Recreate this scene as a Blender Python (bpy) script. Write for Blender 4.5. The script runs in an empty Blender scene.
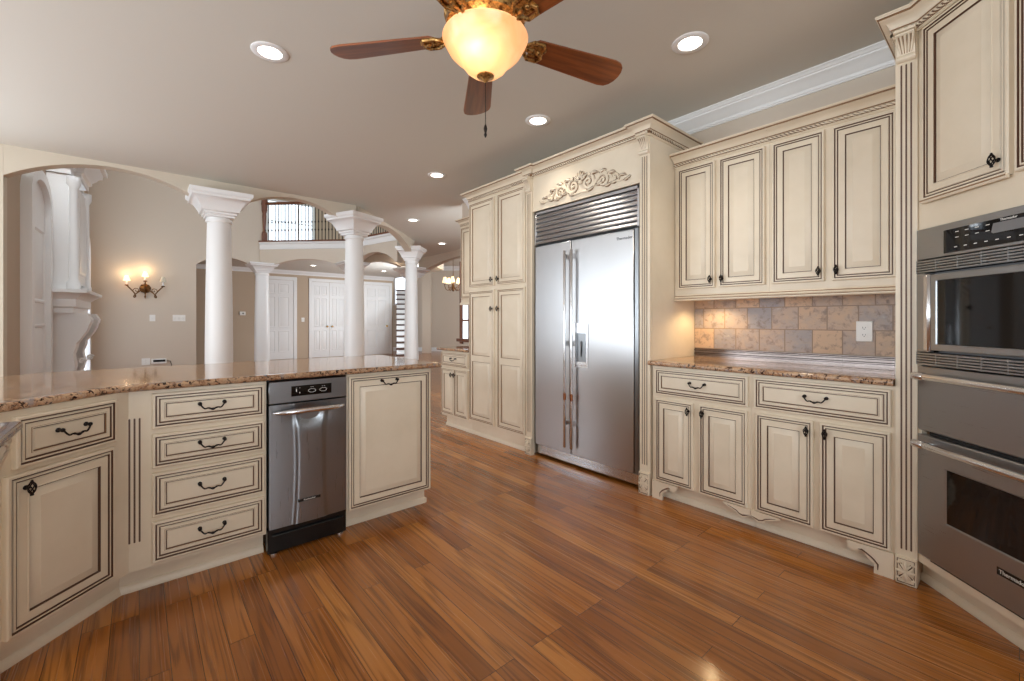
import bpy, bmesh, math, random
from math import sin, cos, pi, radians, sqrt
from mathutils import Vector, Matrix
random.seed(7)
SC = bpy.context.scene
COL = SC.collection

# ------------------------------------------------------------------ camera
FPX, CXP, CYP, CAMH = 435.0, 512.0, 321.0, 1.18
cam_d = bpy.data.cameras.new('camera'); cam = bpy.data.objects.new('camera', cam_d); COL.objects.link(cam)
cam_d.sensor_fit = 'HORIZONTAL'; cam_d.sensor_width = 36.0
cam_d.lens = 36.0 * FPX / 1024.0
cam_d.shift_x = 0.0; cam_d.shift_y = -(340.5 - CYP) / 1024.0
cam_d.clip_start = 0.02; cam_d.clip_end = 200
cam.location = (0, 0, CAMH); cam.rotation_euler = (pi/2, 0, -radians(40.6))
SC.camera = cam

# ------------------------------------------------------------------ colour, world, daylight
SC.view_settings.view_transform = 'Standard'; SC.view_settings.look = 'None'
SC.view_settings.exposure = 0.12; SC.view_settings.gamma = 1.0; SC.view_settings.use_curve_mapping = False
W = bpy.data.worlds.new('sky'); SC.world = W; W.use_nodes = True
W.node_tree.nodes['Background'].inputs[0].default_value = (0.80, 0.90, 1.0, 1)
W.node_tree.nodes['Background'].inputs[1].default_value = 1.2
SC.cycles.max_bounces = 10; SC.cycles.diffuse_bounces = 6; SC.cycles.glossy_bounces = 4
SC.cycles.transparent_max_bounces = 8; SC.cycles.sample_clamp_indirect = 6.0
SC.cycles.caustics_reflective = False; SC.cycles.caustics_refractive = False
try: SC.cycles.use_denoising = True
except Exception: pass

def area(name, loc, direction, sx, sy, power, color=(1,1,1), spread=pi):
    l = bpy.data.lights.new(name, 'AREA'); l.shape = 'RECTANGLE'; l.size = sx; l.size_y = sy
    l.energy = power; l.color = color
    try: l.spread = spread
    except Exception: pass
    o = bpy.data.objects.new(name, l); COL.objects.link(o); o.location = loc
    o.rotation_euler = Vector(direction).to_track_quat('-Z', 'Y').to_euler()
    return o
DAY = (0.87, 0.945, 1.0)
# daylight standing in the window openings of the walls behind and beside the camera and of the family room, then three added fill lamps
area('window_or_fill_light', (-0.5, -3.15, 1.55), (0, 1, 0.45), 3.0, 1.9, 122, DAY)
area('window_or_fill_light', (-3.22, 1.0, 1.5), (1, 0, 0.50), 3.6, 1.9, 105, DAY)
area('window_or_fill_light', (-3.22, 4.3, 1.5), (1, 0, 0.50), 2.2, 1.9, 95, DAY)
area('window_or_fill_light', (-2.0, 6.02, 1.5), (0, -1, 0.25), 1.8, 1.8, 36, DAY)
area('window_or_fill_light', (-0.80, 7.0, 4.3), (1, 0.9, -0.35), 1.0, 1.2, 100, DAY)
area('window_or_fill_light', (3.6, 14.55, 4.2), (0, -1, -0.1), 1.2, 1.0, 35, DAY)
area('window_or_fill_light', (5.9, 10.9, 1.6), (-0.75, 0.65, 0.1), 1.2, 1.8, 70, DAY)  # added fill without a window, brightens the gallery
area('window_or_fill_light', (4.25, 3.32, 1.5), (0, 1, 0.55), 1.4, 1.7, 85, DAY)  # added with an invented window to lift the hall ceiling
area('window_or_fill_light', (8.6, 9.2, 1.9), (0.15, 1, 0.0), 2.0, 2.0, 90, DAY)  # free-standing fill lamp added to light the wall behind the stairs

# ------------------------------------------------------------------ materials
def srgb(r, g, b):
    f = lambda c: (c/255/12.92) if c/255 <= 0.04045 else ((c/255+0.055)/1.055)**2.4
    return (f(r), f(g), f(b), 1)
MATS = {}
def mat(name, col, rough=0.5, metal=0.0, **kw):
    m = bpy.data.materials.new(name); m.use_nodes = True
    b = m.node_tree.nodes['Principled BSDF']
    b.inputs['Base Color'].default_value = col
    b.inputs['Roughness'].default_value = rough; b.inputs['Metallic'].default_value = metal
    for k, v in kw.items(): b.inputs[k].default_value = v
    MATS[name] = m
    return m
class NT:
    """small helper around a node tree"""
    def __init__(s, m): s.t = m.node_tree; s.b = s.t.nodes['Principled BSDF']
    def n(s, typ, **kw):
        nd = s.t.nodes.new(typ)
        for k, v in kw.items(): setattr(nd, k, v)
        return nd
    def l(s, a, b): s.t.links.new(a, b)
    def math(s, op, a, b=None):
        nd = s.n('ShaderNodeMath', operation=op)
        for i, x in enumerate((a, b)):
            if x is None: continue
            if isinstance(x, (int, float)): nd.inputs[i].default_value = x
            else: s.l(x, nd.inputs[i])
        return nd.outputs[0]
    def comb(s, x, y, z):
        nd = s.n('ShaderNodeCombineXYZ')
        for i, v in enumerate((x, y, z)):
            if isinstance(v, (int, float)): nd.inputs[i].default_value = v
            else: s.l(v, nd.inputs[i])
        return nd.outputs[0]
    def xyz(s):
        tc = s.n('ShaderNodeTexCoord'); sp = s.n('ShaderNodeSeparateXYZ'); s.l(tc.outputs['Object'], sp.inputs[0])
        return sp.outputs[0], sp.outputs[1], sp.outputs[2]
    def noise(s, vec, scale, detail=4, rough=0.5, dist=0.0):
        nd = s.n('ShaderNodeTexNoise'); nd.inputs['Scale'].default_value = scale
        nd.inputs['Detail'].default_value = detail; nd.inputs['Roughness'].default_value = rough
        nd.inputs['Distortion'].default_value = dist
        if vec is not None: s.l(vec, nd.inputs['Vector'])
        return nd.outputs[0]
    def ramp(s, fac, stops, interp='LINEAR'):
        nd = s.n('ShaderNodeValToRGB'); cr = nd.color_ramp; cr.interpolation = interp
        while len(cr.elements) < len(stops): cr.elements.new(0.5)
        for e, (p, c) in zip(cr.elements, stops):
            e.position = p; e.color = c if len(c) == 4 else (*c, 1)
        s.l(fac, nd.inputs[0]); return nd.outputs[0]
    def mix(s, fac, a, b, blend='MIX'):
        nd = s.n('ShaderNodeMix', data_type='RGBA', blend_type=blend)
        for i, x in ((0, fac), (6, a), (7, b)):
            if isinstance(x, (int, float)): nd.inputs[i].default_value = x
            elif isinstance(x, tuple): nd.inputs[i].default_value = x
            else: s.l(x, nd.inputs[i])
        return nd.outputs[2]
    def bump(s, h, strength=0.2, dist=0.01):
        nd = s.n('ShaderNodeBump'); nd.inputs['Strength'].default_value = strength; nd.inputs['Distance'].default_value = dist
        s.l(h, nd.inputs['Height']); s.l(nd.outputs[0], s.b.inputs['Normal'])

CREAM = mat('cream_paint', srgb(225, 211, 189), 0.38)
t = NT(CREAM); tc = t.n('ShaderNodeTexCoord')
v = t.noise(tc.outputs['Object'], 3.0, 5, 0.6)
t.l(t.ramp(v, [(0.3, srgb(218, 204, 181)), (0.7, srgb(230, 217, 196))]), t.b.inputs['Base Color'])
GLAZE = mat('brown_glaze', srgb(92, 64, 47), 0.5)
GLAZE_SOFT = mat('soft_glaze', srgb(140, 108, 78), 0.5)
WHITE = mat('white_paint', srgb(236, 236, 236), 0.35)
IVORY = mat('ivory_wall', srgb(212, 203, 184), 0.6)
def plaster(name, c, rough=0.75):
    m = mat(name, c, rough); t = NT(m); tc = t.n('ShaderNodeTexCoord')
    h = t.noise(tc.outputs['Object'], 90, 3, 0.5); t.bump(h, 0.04, 0.004)
    return m
CEIL = plaster('ceiling_paint', srgb(210, 206, 197))
WALL = plaster('greige_wall', srgb(208, 195, 180))
TAN = plaster('tan_wall', srgb(190, 170, 148))
SOFFIT = plaster('arch_paint', srgb(206, 195, 178))

FLOOR = mat('oak_floor', srgb(150, 92, 48), 0.25)
t = NT(FLOOR); x, y, z = t.xyz()
br = t.n('ShaderNodeTexBrick'); br.offset = 0.37; br.offset_frequency = 3
t.l(t.comb(y, x, 0.0), br.inputs['Vector'])
br.inputs['Color1'].default_value = (0, 0, 0, 1); br.inputs['Color2'].default_value = (1, 1, 1, 1)
br.inputs['Mortar'].default_value = (0.5, 0.5, 0.5, 1)
br.inputs['Scale'].default_value = 1.0; br.inputs['Mortar Size'].default_value = 0.0012; br.inputs['Mortar Smooth'].default_value = 0.3
br.inputs['Brick Width'].default_value = 1.15; br.inputs['Row Height'].default_value = 0.083
sp = t.n('ShaderNodeSeparateColor'); t.l(br.outputs['Color'], sp.inputs[0]); rnd = sp.outputs[0]
gx = t.math('ADD', t.math('MULTIPLY', x, 26.0), t.math('MULTIPLY', rnd, 57.0))
gy = t.math('ADD', t.math('MULTIPLY', y, 1.6), t.math('MULTIPLY', rnd, 31.0))
fine = t.noise(t.comb(t.math('MULTIPLY', gx, 5.0), t.math('MULTIPLY', gy, 0.6), rnd), 1.0, 4, 0.6)
cat = t.noise(t.comb(t.math('MULTIPLY', gx, 0.46), t.math('MULTIPLY', gy, 0.34), rnd), 1.0, 2, 0.45, 0.35)
ring = t.math('SINE', t.math('MULTIPLY', cat, 56.0))
pore = t.noise(t.comb(t.math('MULTIPLY', gx, 9.0), t.math('MULTIPLY', gy, 1.6), rnd), 1.0, 2, 0.6)
ringl = t.ramp(t.math('ADD', t.math('MULTIPLY', ring, 0.5), 0.5), [(0.45, (0, 0, 0)), (0.95, (1, 1, 1))])
lines = t.math('MULTIPLY', ringl, t.ramp(pore, [(0.36, (0.15, 0.15, 0.15)), (0.58, (1, 1, 1))]))
big = t.noise(t.comb(t.math('MULTIPLY', gx, 0.12), t.math('MULTIPLY', gy, 0.4), rnd), 1.0, 3, 0.5)
g1 = t.math('ADD', 0.30, t.math('MULTIPLY', t.math('SUBTRACT', fine, 0.5), 0.22))
g2 = t.math('ADD', g1, t.math('MULTIPLY', rnd, 0.46))
g3 = t.math('ADD', g2, t.math('MULTIPLY', t.math('SUBTRACT', big, 0.5), 0.55))
colr = t.ramp(g3, [(0.05, srgb(98, 53, 17)), (0.35, srgb(146, 86, 33)), (0.62, srgb(172, 107, 46)), (0.95, srgb(202, 138, 70))])
colr = t.mix(t.math('MULTIPLY', lines, 0.58), colr, srgb(74, 37, 12))
mort = br.outputs['Fac']
t.l(t.mix(t.math('MULTIPLY', mort, 0.9), colr, srgb(50, 27, 12)), t.b.inputs['Base Color'])
t.l(t.math('ADD', t.math('MULTIPLY', fine, 0.12), 0.20), t.b.inputs['Roughness'])
t.b.inputs['Coat Weight'].default_value = 0.4; t.b.inputs['Coat Roughness'].default_value = 0.14
t.bump(t.math('SUBTRACT', t.math('MULTIPLY', lines, -0.3), t.math('MULTIPLY', mort, 1.0)), 0.10, 0.002)

def granite(name, shift=0.0):
    m = mat(name, srgb(180, 140, 110), 0.07, 0.0, **{'Specular IOR Level': 0.36}); t = NT(m); tc = t.n('ShaderNodeTexCoord'); P = tc.outputs['Object']
    a = t.noise(P, 16, 8, 0.72, 0.8)
    base = t.ramp(a, [(0.34, srgb(96, 62, 44)), (0.44, srgb(158, 116, 86)), (0.52, srgb(196, 162, 130)), (0.60, srgb(150, 118, 96)), (0.70, srgb(214, 194, 172))])
    b = t.noise(P, 130, 3, 0.6)
    base = t.mix(t.ramp(b, [(0.44, (0, 0, 0)), (0.60, (0.7, 0.7, 0.7))]), base, srgb(190, 156, 124))
    c = t.noise(P, 62, 4, 0.65, 0.6)
    dark = t.ramp(c, [(0.53, (0, 0, 0)), (0.57, (1, 1, 1))])
    d = t.noise(P, 11, 3, 0.5)
    dark = t.math('MULTIPLY', dark, t.ramp(d, [(0.38, (0.3, 0.3, 0.3)), (0.52, (1, 1, 1))]))
    base = t.mix(dark, base, srgb(44, 26, 21))
    e = t.noise(P, 26, 4, 0.6)
    grey = t.ramp(e, [(0.57 - shift, (0, 0, 0)), (0.63 - shift, (0.8, 0.8, 0.8))])
    base = t.mix(grey, base, srgb(150, 138, 134) if shift == 0 else srgb(116, 122, 140))
    t.l(base, t.b.inputs['Base Color'])
    return m
GRANITE = granite('brown_granite'); GRANITE_BLUE = granite('blue_flecked_granite', 0.12)

def steel(name, c, rough, sx=1, sy=1, sz=1, b=0.03):
    m = mat(name, c, rough, 1.0); t = NT(m); x, y, z = t.xyz()
    h = t.noise(t.comb(t.math('MULTIPLY', x, sx), t.math('MULTIPLY', y, sy), t.math('MULTIPLY', z, sz)), 1.0, 3, 0.6)
    t.l(t.math('ADD', t.math('MULTIPLY', h, 0.14), rough - 0.07), t.b.inputs['Roughness'])
    if b: t.bump(h, b, 0.002)
    return m
STEEL = steel('brushed_steel', srgb(192, 192, 194), 0.32, 4, 4, 260, 0)          # horizontal brushing
STEEL_V = steel('brushed_steel_upright', srgb(140, 142, 145), 0.30, 300, 300, 5, 0)
STEEL_D = steel('oven_steel', srgb(166, 169, 173), 0.30, 5, 5, 260, 0)
CHROME = mat('polished_steel', srgb(214, 214, 216), 0.24, 1.0)
BLACK = mat('black_enamel', srgb(14, 14, 15), 0.25)
BLACKGLASS = mat('black_glass', srgb(9, 9, 10), 0.04, **{'IOR': 1.5})
DARK = mat('dark_gap', srgb(10, 10, 10), 0.7)
IRON = mat('wrought_iron', srgb(34, 27, 25), 0.42, 0.7)
BRONZE = mat('aged_bronze', srgb(112, 78, 44), 0.4, 0.8)
GOLD = mat('antique_gold', srgb(190, 146, 84), 0.35, 0.8)
t = NT(GOLD); tc = t.n('ShaderNodeTexCoord')
t.l(t.ramp(t.noise(tc.outputs['Object'], 60, 3, 0.6), [(0.35, srgb(96, 62, 30)), (0.6, srgb(205, 160, 96))]), t.b.inputs['Base Color'])
BRASS = mat('brass', srgb(200, 160, 90), 0.25, 1.0)
COPPER = mat('copper', srgb(150, 92, 60), 0.35, 1.0)
PLASTIC = mat('white_plastic', srgb(238, 236, 232), 0.3)
GREYPL = mat('grey_plastic', srgb(120, 120, 122), 0.4)
def woodmat(name, c0, c1, rough=0.3, ax='x'):
    m = mat(name, c1, rough); t = NT(m); x, y, z = t.xyz()
    s = {'x': (2, 30, 30), 'z': (40, 40, 3)}[ax]
    n = t.noise(t.comb(t.math('MULTIPLY', x, s[0]), t.math('MULTIPLY', y, s[1]), t.math('MULTIPLY', z, s[2])), 1.0, 4, 0.55, 0.4)
    t.l(t.ramp(n, [(0.3, c0), (0.7, c1)]), t.b.inputs['Base Color'])
    return m
BLADE = woodmat('blade_walnut', srgb(98, 50, 24), srgb(160, 90, 44), 0.28)
CHERRY = woodmat('cherry_wood', srgb(84, 46, 28), srgb(132, 78, 50), 0.3, 'z')

def emis(name, c, strength, base=None):
    m = mat(name, base or c, 0.4); b = m.node_tree.nodes['Principled BSDF']
    b.inputs['Emission Color'].default_value = c; b.inputs['Emission Strength'].default_value = strength
    return m
LENS = emis('lamp_lens', (1.0, 0.93, 0.82, 1), 9.0)
BULB = emis('warm_bulb', (1.0, 0.72, 0.40, 1), 7.0)
SHADE = emis('lit_shade', (1.0, 0.78, 0.48, 1), 1.25)
GLOBE = bpy.data.materials.new('alabaster_glass'); GLOBE.use_nodes = True
nt = GLOBE.node_tree; nt.nodes.clear()
o_ = nt.nodes.new('ShaderNodeOutputMaterial'); ad = nt.nodes.new('ShaderNodeAddShader'); mx = nt.nodes.new('ShaderNodeMixShader')
tl = nt.nodes.new('ShaderNodeBsdfTranslucent'); gl = nt.nodes.new('ShaderNodeBsdfGlossy'); em = nt.nodes.new('ShaderNodeEmission')
tn = nt.nodes.new('ShaderNodeTexNoise'); tn.inputs['Scale'].default_value = 9; tn.inputs['Detail'].default_value = 5; tn.inputs['Distortion'].default_value = .8
tcc = nt.nodes.new('ShaderNodeTexCoord'); nt.links.new(tcc.outputs['Object'], tn.inputs['Vector'])
rp = nt.nodes.new('ShaderNodeValToRGB'); rp.color_ramp.elements[0].position = .3; rp.color_ramp.elements[0].color = (.95, .56, .28, 1)
rp.color_ramp.elements[1].position = .7; rp.color_ramp.elements[1].color = (1.0, .70, .45, 1); nt.links.new(tn.outputs[0], rp.inputs[0])
nt.links.new(rp.outputs[0], tl.inputs['Color']); nt.links.new(rp.outputs[0], em.inputs['Color']); em.inputs['Strength'].default_value = .24
gl.inputs['Roughness'].default_value = .25; mx.inputs[0].default_value = .05
nt.links.new(tl.outputs[0], mx.inputs[1]); nt.links.new(gl.outputs[0], mx.inputs[2])
nt.links.new(mx.outputs[0], ad.inputs[0]); nt.links.new(em.outputs[0], ad.inputs[1]); nt.links.new(ad.outputs[0], o_.inputs[0])
SKYGLOW = emis('bright_sky_pane', (0.80, 0.90, 1.0, 1), 1.6)
DISPLAY = mat('display_glass', srgb(8, 9, 12), 0.03)

TILE = mat('stone_tile', srgb(190, 155, 125), 0.45)
t = NT(TILE); x, y, z = t.xyz()
br = t.n('ShaderNodeTexBrick'); br.offset = 0.5
t.l(t.comb(y, t.math('SUBTRACT', z, 0.976), 0.0), br.inputs['Vector'])
br.inputs['Color1'].default_value = (0, 0, 0, 1); br.inputs['Color2'].default_value = (1, 1, 1, 1)
br.inputs['Mortar'].default_value = (0.5, 0.5, 0.5, 1); br.inputs['Scale'].default_value = 1
br.inputs['Mortar Size'].default_value = 0.003; br.inputs['Mortar Smooth'].default_value = 0.2
br.inputs['Brick Width'].default_value = 0.155; br.inputs['Row Height'].default_value = 0.148
sp = t.n('ShaderNodeSeparateColor'); t.l(br.outputs['Color'], sp.inputs[0]); rnd = sp.outputs[0]
vec = t.comb(t.math('ADD', y, t.math('MULTIPLY', rnd, 9.0)), z, rnd)
a = t.noise(vec, 13, 6, 0.65, 0.3); b2 = t.noise(vec, 24, 5, 0.7, 0.4)
tf = t.n('ShaderNodeClamp'); t.l(t.math('ADD', t.math('MULTIPLY', t.math('SUBTRACT', rnd, 0.15), 1.3), t.math('MULTIPLY', t.math('SUBTRACT', a, 0.5), 1.6)), tf.inputs[0])
base = t.mix(tf.outputs[0], srgb(204, 172, 142), srgb(156, 150, 152))
base = t.mix(t.ramp(b2, [(0.52, (0, 0, 0)), (0.68, (0.8, 0.8, 0.8))]), base, srgb(124, 106, 98))
base = t.mix(t.ramp(a, [(0.62, (0, 0, 0)), (0.74, (0.7, 0.7, 0.7))]), base, srgb(206, 192, 178))
base = t.mix(br.outputs['Fac'], base, srgb(146, 122, 102))
t.l(base, t.b.inputs['Base Color']); t.bump(t.math('SUBTRACT', t.math('MULTIPLY', a, 0.3), br.outputs['Fac']), 0.4, 0.004)
LINER = mat('tin_liner', srgb(128, 118, 114), 0.22, 1.0)

# ------------------------------------------------------------------ mesh builder
class MB:
    def __init__(s): s.v = []; s.f = []; s.m = []; s.s = []
    def add(s, vs, fs, m=0, sm=False, ms=None):
        o = len(s.v); s.v += [tuple(p) for p in vs]
        for i, q in enumerate(fs):
            s.f.append([o + k for k in q]); s.m.append(ms[i] if ms else m); s.s.append(sm)
        return s
    def box(s, x0, x1, y0, y1, z0, z1, m=0, c=0.0):
        if x0 > x1: x0, x1 = x1, x0
        if y0 > y1: y0, y1 = y1, y0
        if z0 > z1: z0, z1 = z1, z0
        c = min(c, (x1-x0)*.45, (y1-y0)*.45, (z1-z0)*.45)
        if c <= 0:
            vs = [(x, y, z) for x in (x0, x1) for y in (y0, y1) for z in (z0, z1)]
            return s.add(vs, [(0,1,3,2),(4,6,7,5),(0,4,5,1),(2,3,7,6),(0,2,6,4),(1,5,7,3)], m)
        lo, hi = (x0, y0, z0), (x1, y1, z1); vs = []; idx = {}
        for sx in (0,1):
            for sy in (0,1):
                for sz in (0,1):
                    sg = (sx, sy, sz)
                    for a in range(3):
                        p = []
                        for k in range(3):
                            e = hi[k] if sg[k] else lo[k]
                            if k != a: e += -c if sg[k] else c
                            p.append(e)
                        idx[(sg, a)] = len(vs); vs.append(p)
        fs = []
        for a in range(3):
            b, d = (a+1) % 3, (a+2) % 3
            for sa in (0,1):
                q = []
                for (sb, sd) in ((0,0),(1,0),(1,1),(0,1)):
                    sg = [0]*3; sg[a] = sa; sg[b] = sb; sg[d] = sd; q.append(idx[(tuple(sg), a)])
                fs.append(q)
            for sb in (0,1):
                for sd in (0,1):
                    g0 = [0]*3; g0[b] = sb; g0[d] = sd; g1 = g0[:]; g1[a] = 1
                    g0 = tuple(g0); g1 = tuple(g1)
                    fs.append([idx[(g0,b)], idx[(g1,b)], idx[(g1,d)], idx[(g0,d)]])
        for sx in (0,1):
            for sy in (0,1):
                for sz in (0,1): fs.append([idx[((sx,sy,sz),a)] for a in range(3)])
        return s.add(vs, fs, m)
    def prism(s, poly, a0, a1, axis='y', m=0, sm=False):
        """extrude a 2-D outline along an axis; axis y: poly is (x,z); x: (y,z); z: (x,y)"""
        n = len(poly)
        def P(p, a): return {'y': (p[0], a, p[1]), 'x': (a, p[0], p[1]), 'z': (p[0], p[1], a)}[axis]
        vs = [P(p, a0) for p in poly] + [P(p, a1) for p in poly]
        s.add(vs, [(i, (i+1) % n, n+(i+1) % n, n+i) for i in range(n)], m, sm)
        s.add(vs, [tuple(range(n)), tuple(range(n, 2*n))], m)
        return s
    def lathe(s, prof, seg=24, c=(0,0,0), m=0, sm=True, axis='z', caps=True):
        vs = []; fs = []
        for (r, h) in prof:
            for k in range(seg):
                a = 2*pi*k/seg; p = (r*cos(a), r*sin(a), h)
                if axis == 'y': p = (p[0], h, p[1])
                if axis == 'x': p = (h, p[0], p[1])
                vs.append((p[0]+c[0], p[1]+c[1], p[2]+c[2]))
        for i in range(len(prof)-1):
            for k in range(seg):
                fs.append((i*seg+k, i*seg+(k+1) % seg, (i+1)*seg+(k+1) % seg, (i+1)*seg+k))
        s.add(vs, fs, m, sm)
        if caps:
            n = len(vs); s.add(vs, [tuple(range(seg)), tuple(range(n-seg, n))], m)
        return s
    def tube(s, pts, r, seg=8, m=0, sm=True, caps=True):
        pts = [Vector(p) for p in pts]; n = len(pts)
        rs = r if isinstance(r, (list, tuple)) else [r]*n
        T = []
        for i in range(n):
            d = pts[min(i+1, n-1)] - pts[max(i-1, 0)]
            T.append(d.normalized() if d.length > 1e-9 else Vector((0,0,1)))
        up = Vector((0,0,1)) if abs(T[0].z) < .9 else Vector((1,0,0))
        N = (up - T[0]*up.dot(T[0])).normalized(); vs = []
        for i in range(n):
            N = (N - T[i]*N.dot(T[i])); N = N.normalized() if N.length > 1e-6 else T[i].orthogonal().normalized()
            B = T[i].cross(N)
            for k in range(seg):
                a = 2*pi*k/seg; vs.append(pts[i] + (N*cos(a) + B*sin(a))*rs[i])
        fs = [(i*seg+k, i*seg+(k+1) % seg, (i+1)*seg+(k+1) % seg, (i+1)*seg+k) for i in range(n-1) for k in range(seg)]
        s.add(vs, fs, m, sm)
        if caps: s.add(vs, [tuple(range(seg)), tuple(range(len(vs)-seg, len(vs)))], m)
        return s
    def sweep(s, path, prof, ms=None, m=0, sm=False, z=0.0):
        """profile of (out, up) swept along a plan path with mitred corners; out is to the right of travel"""
        P = [Vector(p) for p in path]; n = len(P); k = len(prof); vs = []
        for i in range(n):
            d0 = (P[i]-P[i-1]).normalized() if i > 0 else None
            d1 = (P[i+1]-P[i]).normalized() if i < n-1 else None
            if d0 is None: nn = Vector((d1.y, -d1.x)); sc = 1
            elif d1 is None: nn = Vector((d0.y, -d0.x)); sc = 1
            else:
                a = Vector((d0.y, -d0.x)); b = Vector((d1.y, -d1.x)); nn = (a+b)
                if nn.length < 1e-6: nn = a; sc = 1
                else: nn.normalize(); sc = 1/max(.2, nn.dot(a))
            for (o, h) in prof: vs.append((P[i].x+nn.x*o*sc, P[i].y+nn.y*o*sc, z+h))
        fs = []; mm = []
        for i in range(n-1):
            for j in range(k):
                fs.append((i*k+j, i*k+(j+1) % k, (i+1)*k+(j+1) % k, (i+1)*k+j)); mm.append(ms[j] if ms else m)
        s.add(vs, fs, m, sm, mm)
        s.add(vs, [tuple(range(k)), tuple(range((n-1)*k, n*k))], m)
        return s
    def rope(s, p0, p1, r, pitch, m0=0, m1=1, seg=10):
        p0 = Vector(p0); p1 = Vector(p1); L = (p1-p0).length; T = (p1-p0)/L
        N = Vector((0,0,1)); B = T.cross(N); n = max(2, int(L/pitch*5)); vs = []; fs = []; mm = []
        for i in range(n+1):
            d = L*i/n; c = p0 + T*d; ph = 2*pi*d/pitch/2
            for k in range(seg):
                a = 2*pi*k/seg; rr = r*(0.78+0.22*cos(2*(a)-2*ph)); vs.append(c+(N*cos(a)+B*sin(a))*rr)
        for i in range(n):
            for k in range(seg):
                fs.append((i*seg+k, i*seg+(k+1) % seg, (i+1)*seg+(k+1) % seg, (i+1)*seg+k))
                a = 2*pi*(k+.5)/seg; ph = 2*pi*(L*(i+.5)/n)/pitch/2
                mm.append(m1 if cos(2*a-2*ph) < -.55 else m0)
        return s.add(vs, fs, 0, True, mm)
    def rings(s, x0, x1, z0, z1, R, cap=True, capm=0):
        """nested rectangles in the xz plane: R = (inset, y, material of the band leading to it)"""
        vs = []; fs = []; mm = []
        for (i, y, _) in R: vs += [(x0+i, y, z0+i), (x1-i, y, z0+i), (x1-i, y, z1-i), (x0+i, y, z1-i)]
        for j in range(len(R)-1):
            for k in range(4):
                fs.append((j*4+k, j*4+(k+1) % 4, (j+1)*4+(k+1) % 4, (j+1)*4+k)); mm.append(R[j+1][2])
        if cap: fs.append(tuple(range((len(R)-1)*4, len(R)*4))); mm.append(capm)
        return s.add(vs, fs, 0, False, mm)
    def ball(s, c, r, m=0, seg=12, rg=8, sz=(1,1,1)):
        vs = [(c[0], c[1], c[2]-r*sz[2])]; fs = []
        for i in range(1, rg):
            th = -pi/2+pi*i/rg
            for k in range(seg):
                a = 2*pi*k/seg; vs.append((c[0]+r*sz[0]*cos(th)*cos(a), c[1]+r*sz[1]*cos(th)*sin(a), c[2]+r*sz[2]*sin(th)))
        vs.append((c[0], c[1], c[2]+r*sz[2])); L = len(vs)-1
        for k in range(seg):
            fs.append((0, 1+(k+1) % seg, 1+k)); fs.append((L, 1+(rg-2)*seg+k, 1+(rg-2)*seg+(k+1) % seg))
            for i in range(rg-2): fs.append((1+i*seg+k, 1+i*seg+(k+1) % seg, 1+(i+1)*seg+(k+1) % seg, 1+(i+1)*seg+k))
        return s.add(vs, fs, m, True)
    def mesh(s, name, mats):
        me = bpy.data.meshes.new(name); me.from_pydata([tuple(p) for p in s.v], [], s.f)
        for m in mats: me.materials.append(m)
        me.polygons.foreach_set('material_index', s.m); me.polygons.foreach_set('use_smooth', s.s)
        bm = bmesh.new(); bm.from_mesh(me); bmesh.ops.remove_doubles(bm, verts=bm.verts, dist=1e-6)
        bmesh.ops.recalc_face_normals(bm, faces=bm.faces); bm.to_mesh(me); bm.free()
        me.set_sharp_from_angle(angle=radians(42)); me.update()
        return me
    def build(s, name, mats, parent=None, loc=(0,0,0), rot=(0,0,0)):
        if not isinstance(mats, (list, tuple)): mats = [mats]
        return put(name, s.mesh(name, mats), parent, loc, rot)
def put(name, me, parent=None, loc=(0,0,0), rot=(0,0,0), scale=None):
    o = bpy.data.objects.new(name, me); COL.objects.link(o); o.parent = parent; o.location = loc; o.rotation_euler = rot
    if scale: o.scale = scale
    return o
def thing(name, label, cat, loc=(0,0,0), rz=0.0, group=None):
    o = bpy.data.objects.new(name, None); COL.objects.link(o); o.location = loc; o.rotation_euler = (0,0,rz)
    o.empty_display_size = 0.1
    return tag(o, label, cat, group)
def tag(o, label, cat, group=None, kind='thing'):
    o['label'] = label; o['category'] = cat; o['kind'] = kind
    if group: o['group'] = group
    return o
def struct(o):
    o['kind'] = 'structure'; return o
def copy_tree(o, parent=None):
    c = o.copy(); COL.objects.link(c); c.parent = parent
    for ch in list(o.children): copy_tree(ch, c)
    return c
def text_mesh(txt, size, depth=0.001, align='CENTER'):
    cu = bpy.data.curves.new('lettering', 'FONT'); cu.body = txt; cu.size = size; cu.extrude = depth
    cu.align_x = align; cu.align_y = 'CENTER'
    ob = bpy.data.objects.new('lettering', cu); COL.objects.link(ob)
    dg = bpy.context.evaluated_depsgraph_get(); me = bpy.data.meshes.new_from_object(ob.evaluated_get(dg))
    bpy.data.objects.remove(ob); bpy.data.curves.remove(cu)
    return me
def lettering(txt, size, m, parent, loc, align='CENTER', name='lettering'):
    me = text_mesh(txt, size, 0.0006, align); me.materials.clear(); me.materials.append(m)
    return put(name, me, parent, loc, (pi/2, 0, 0))

CM = [CREAM, GLAZE, GLAZE_SOFT]
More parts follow.
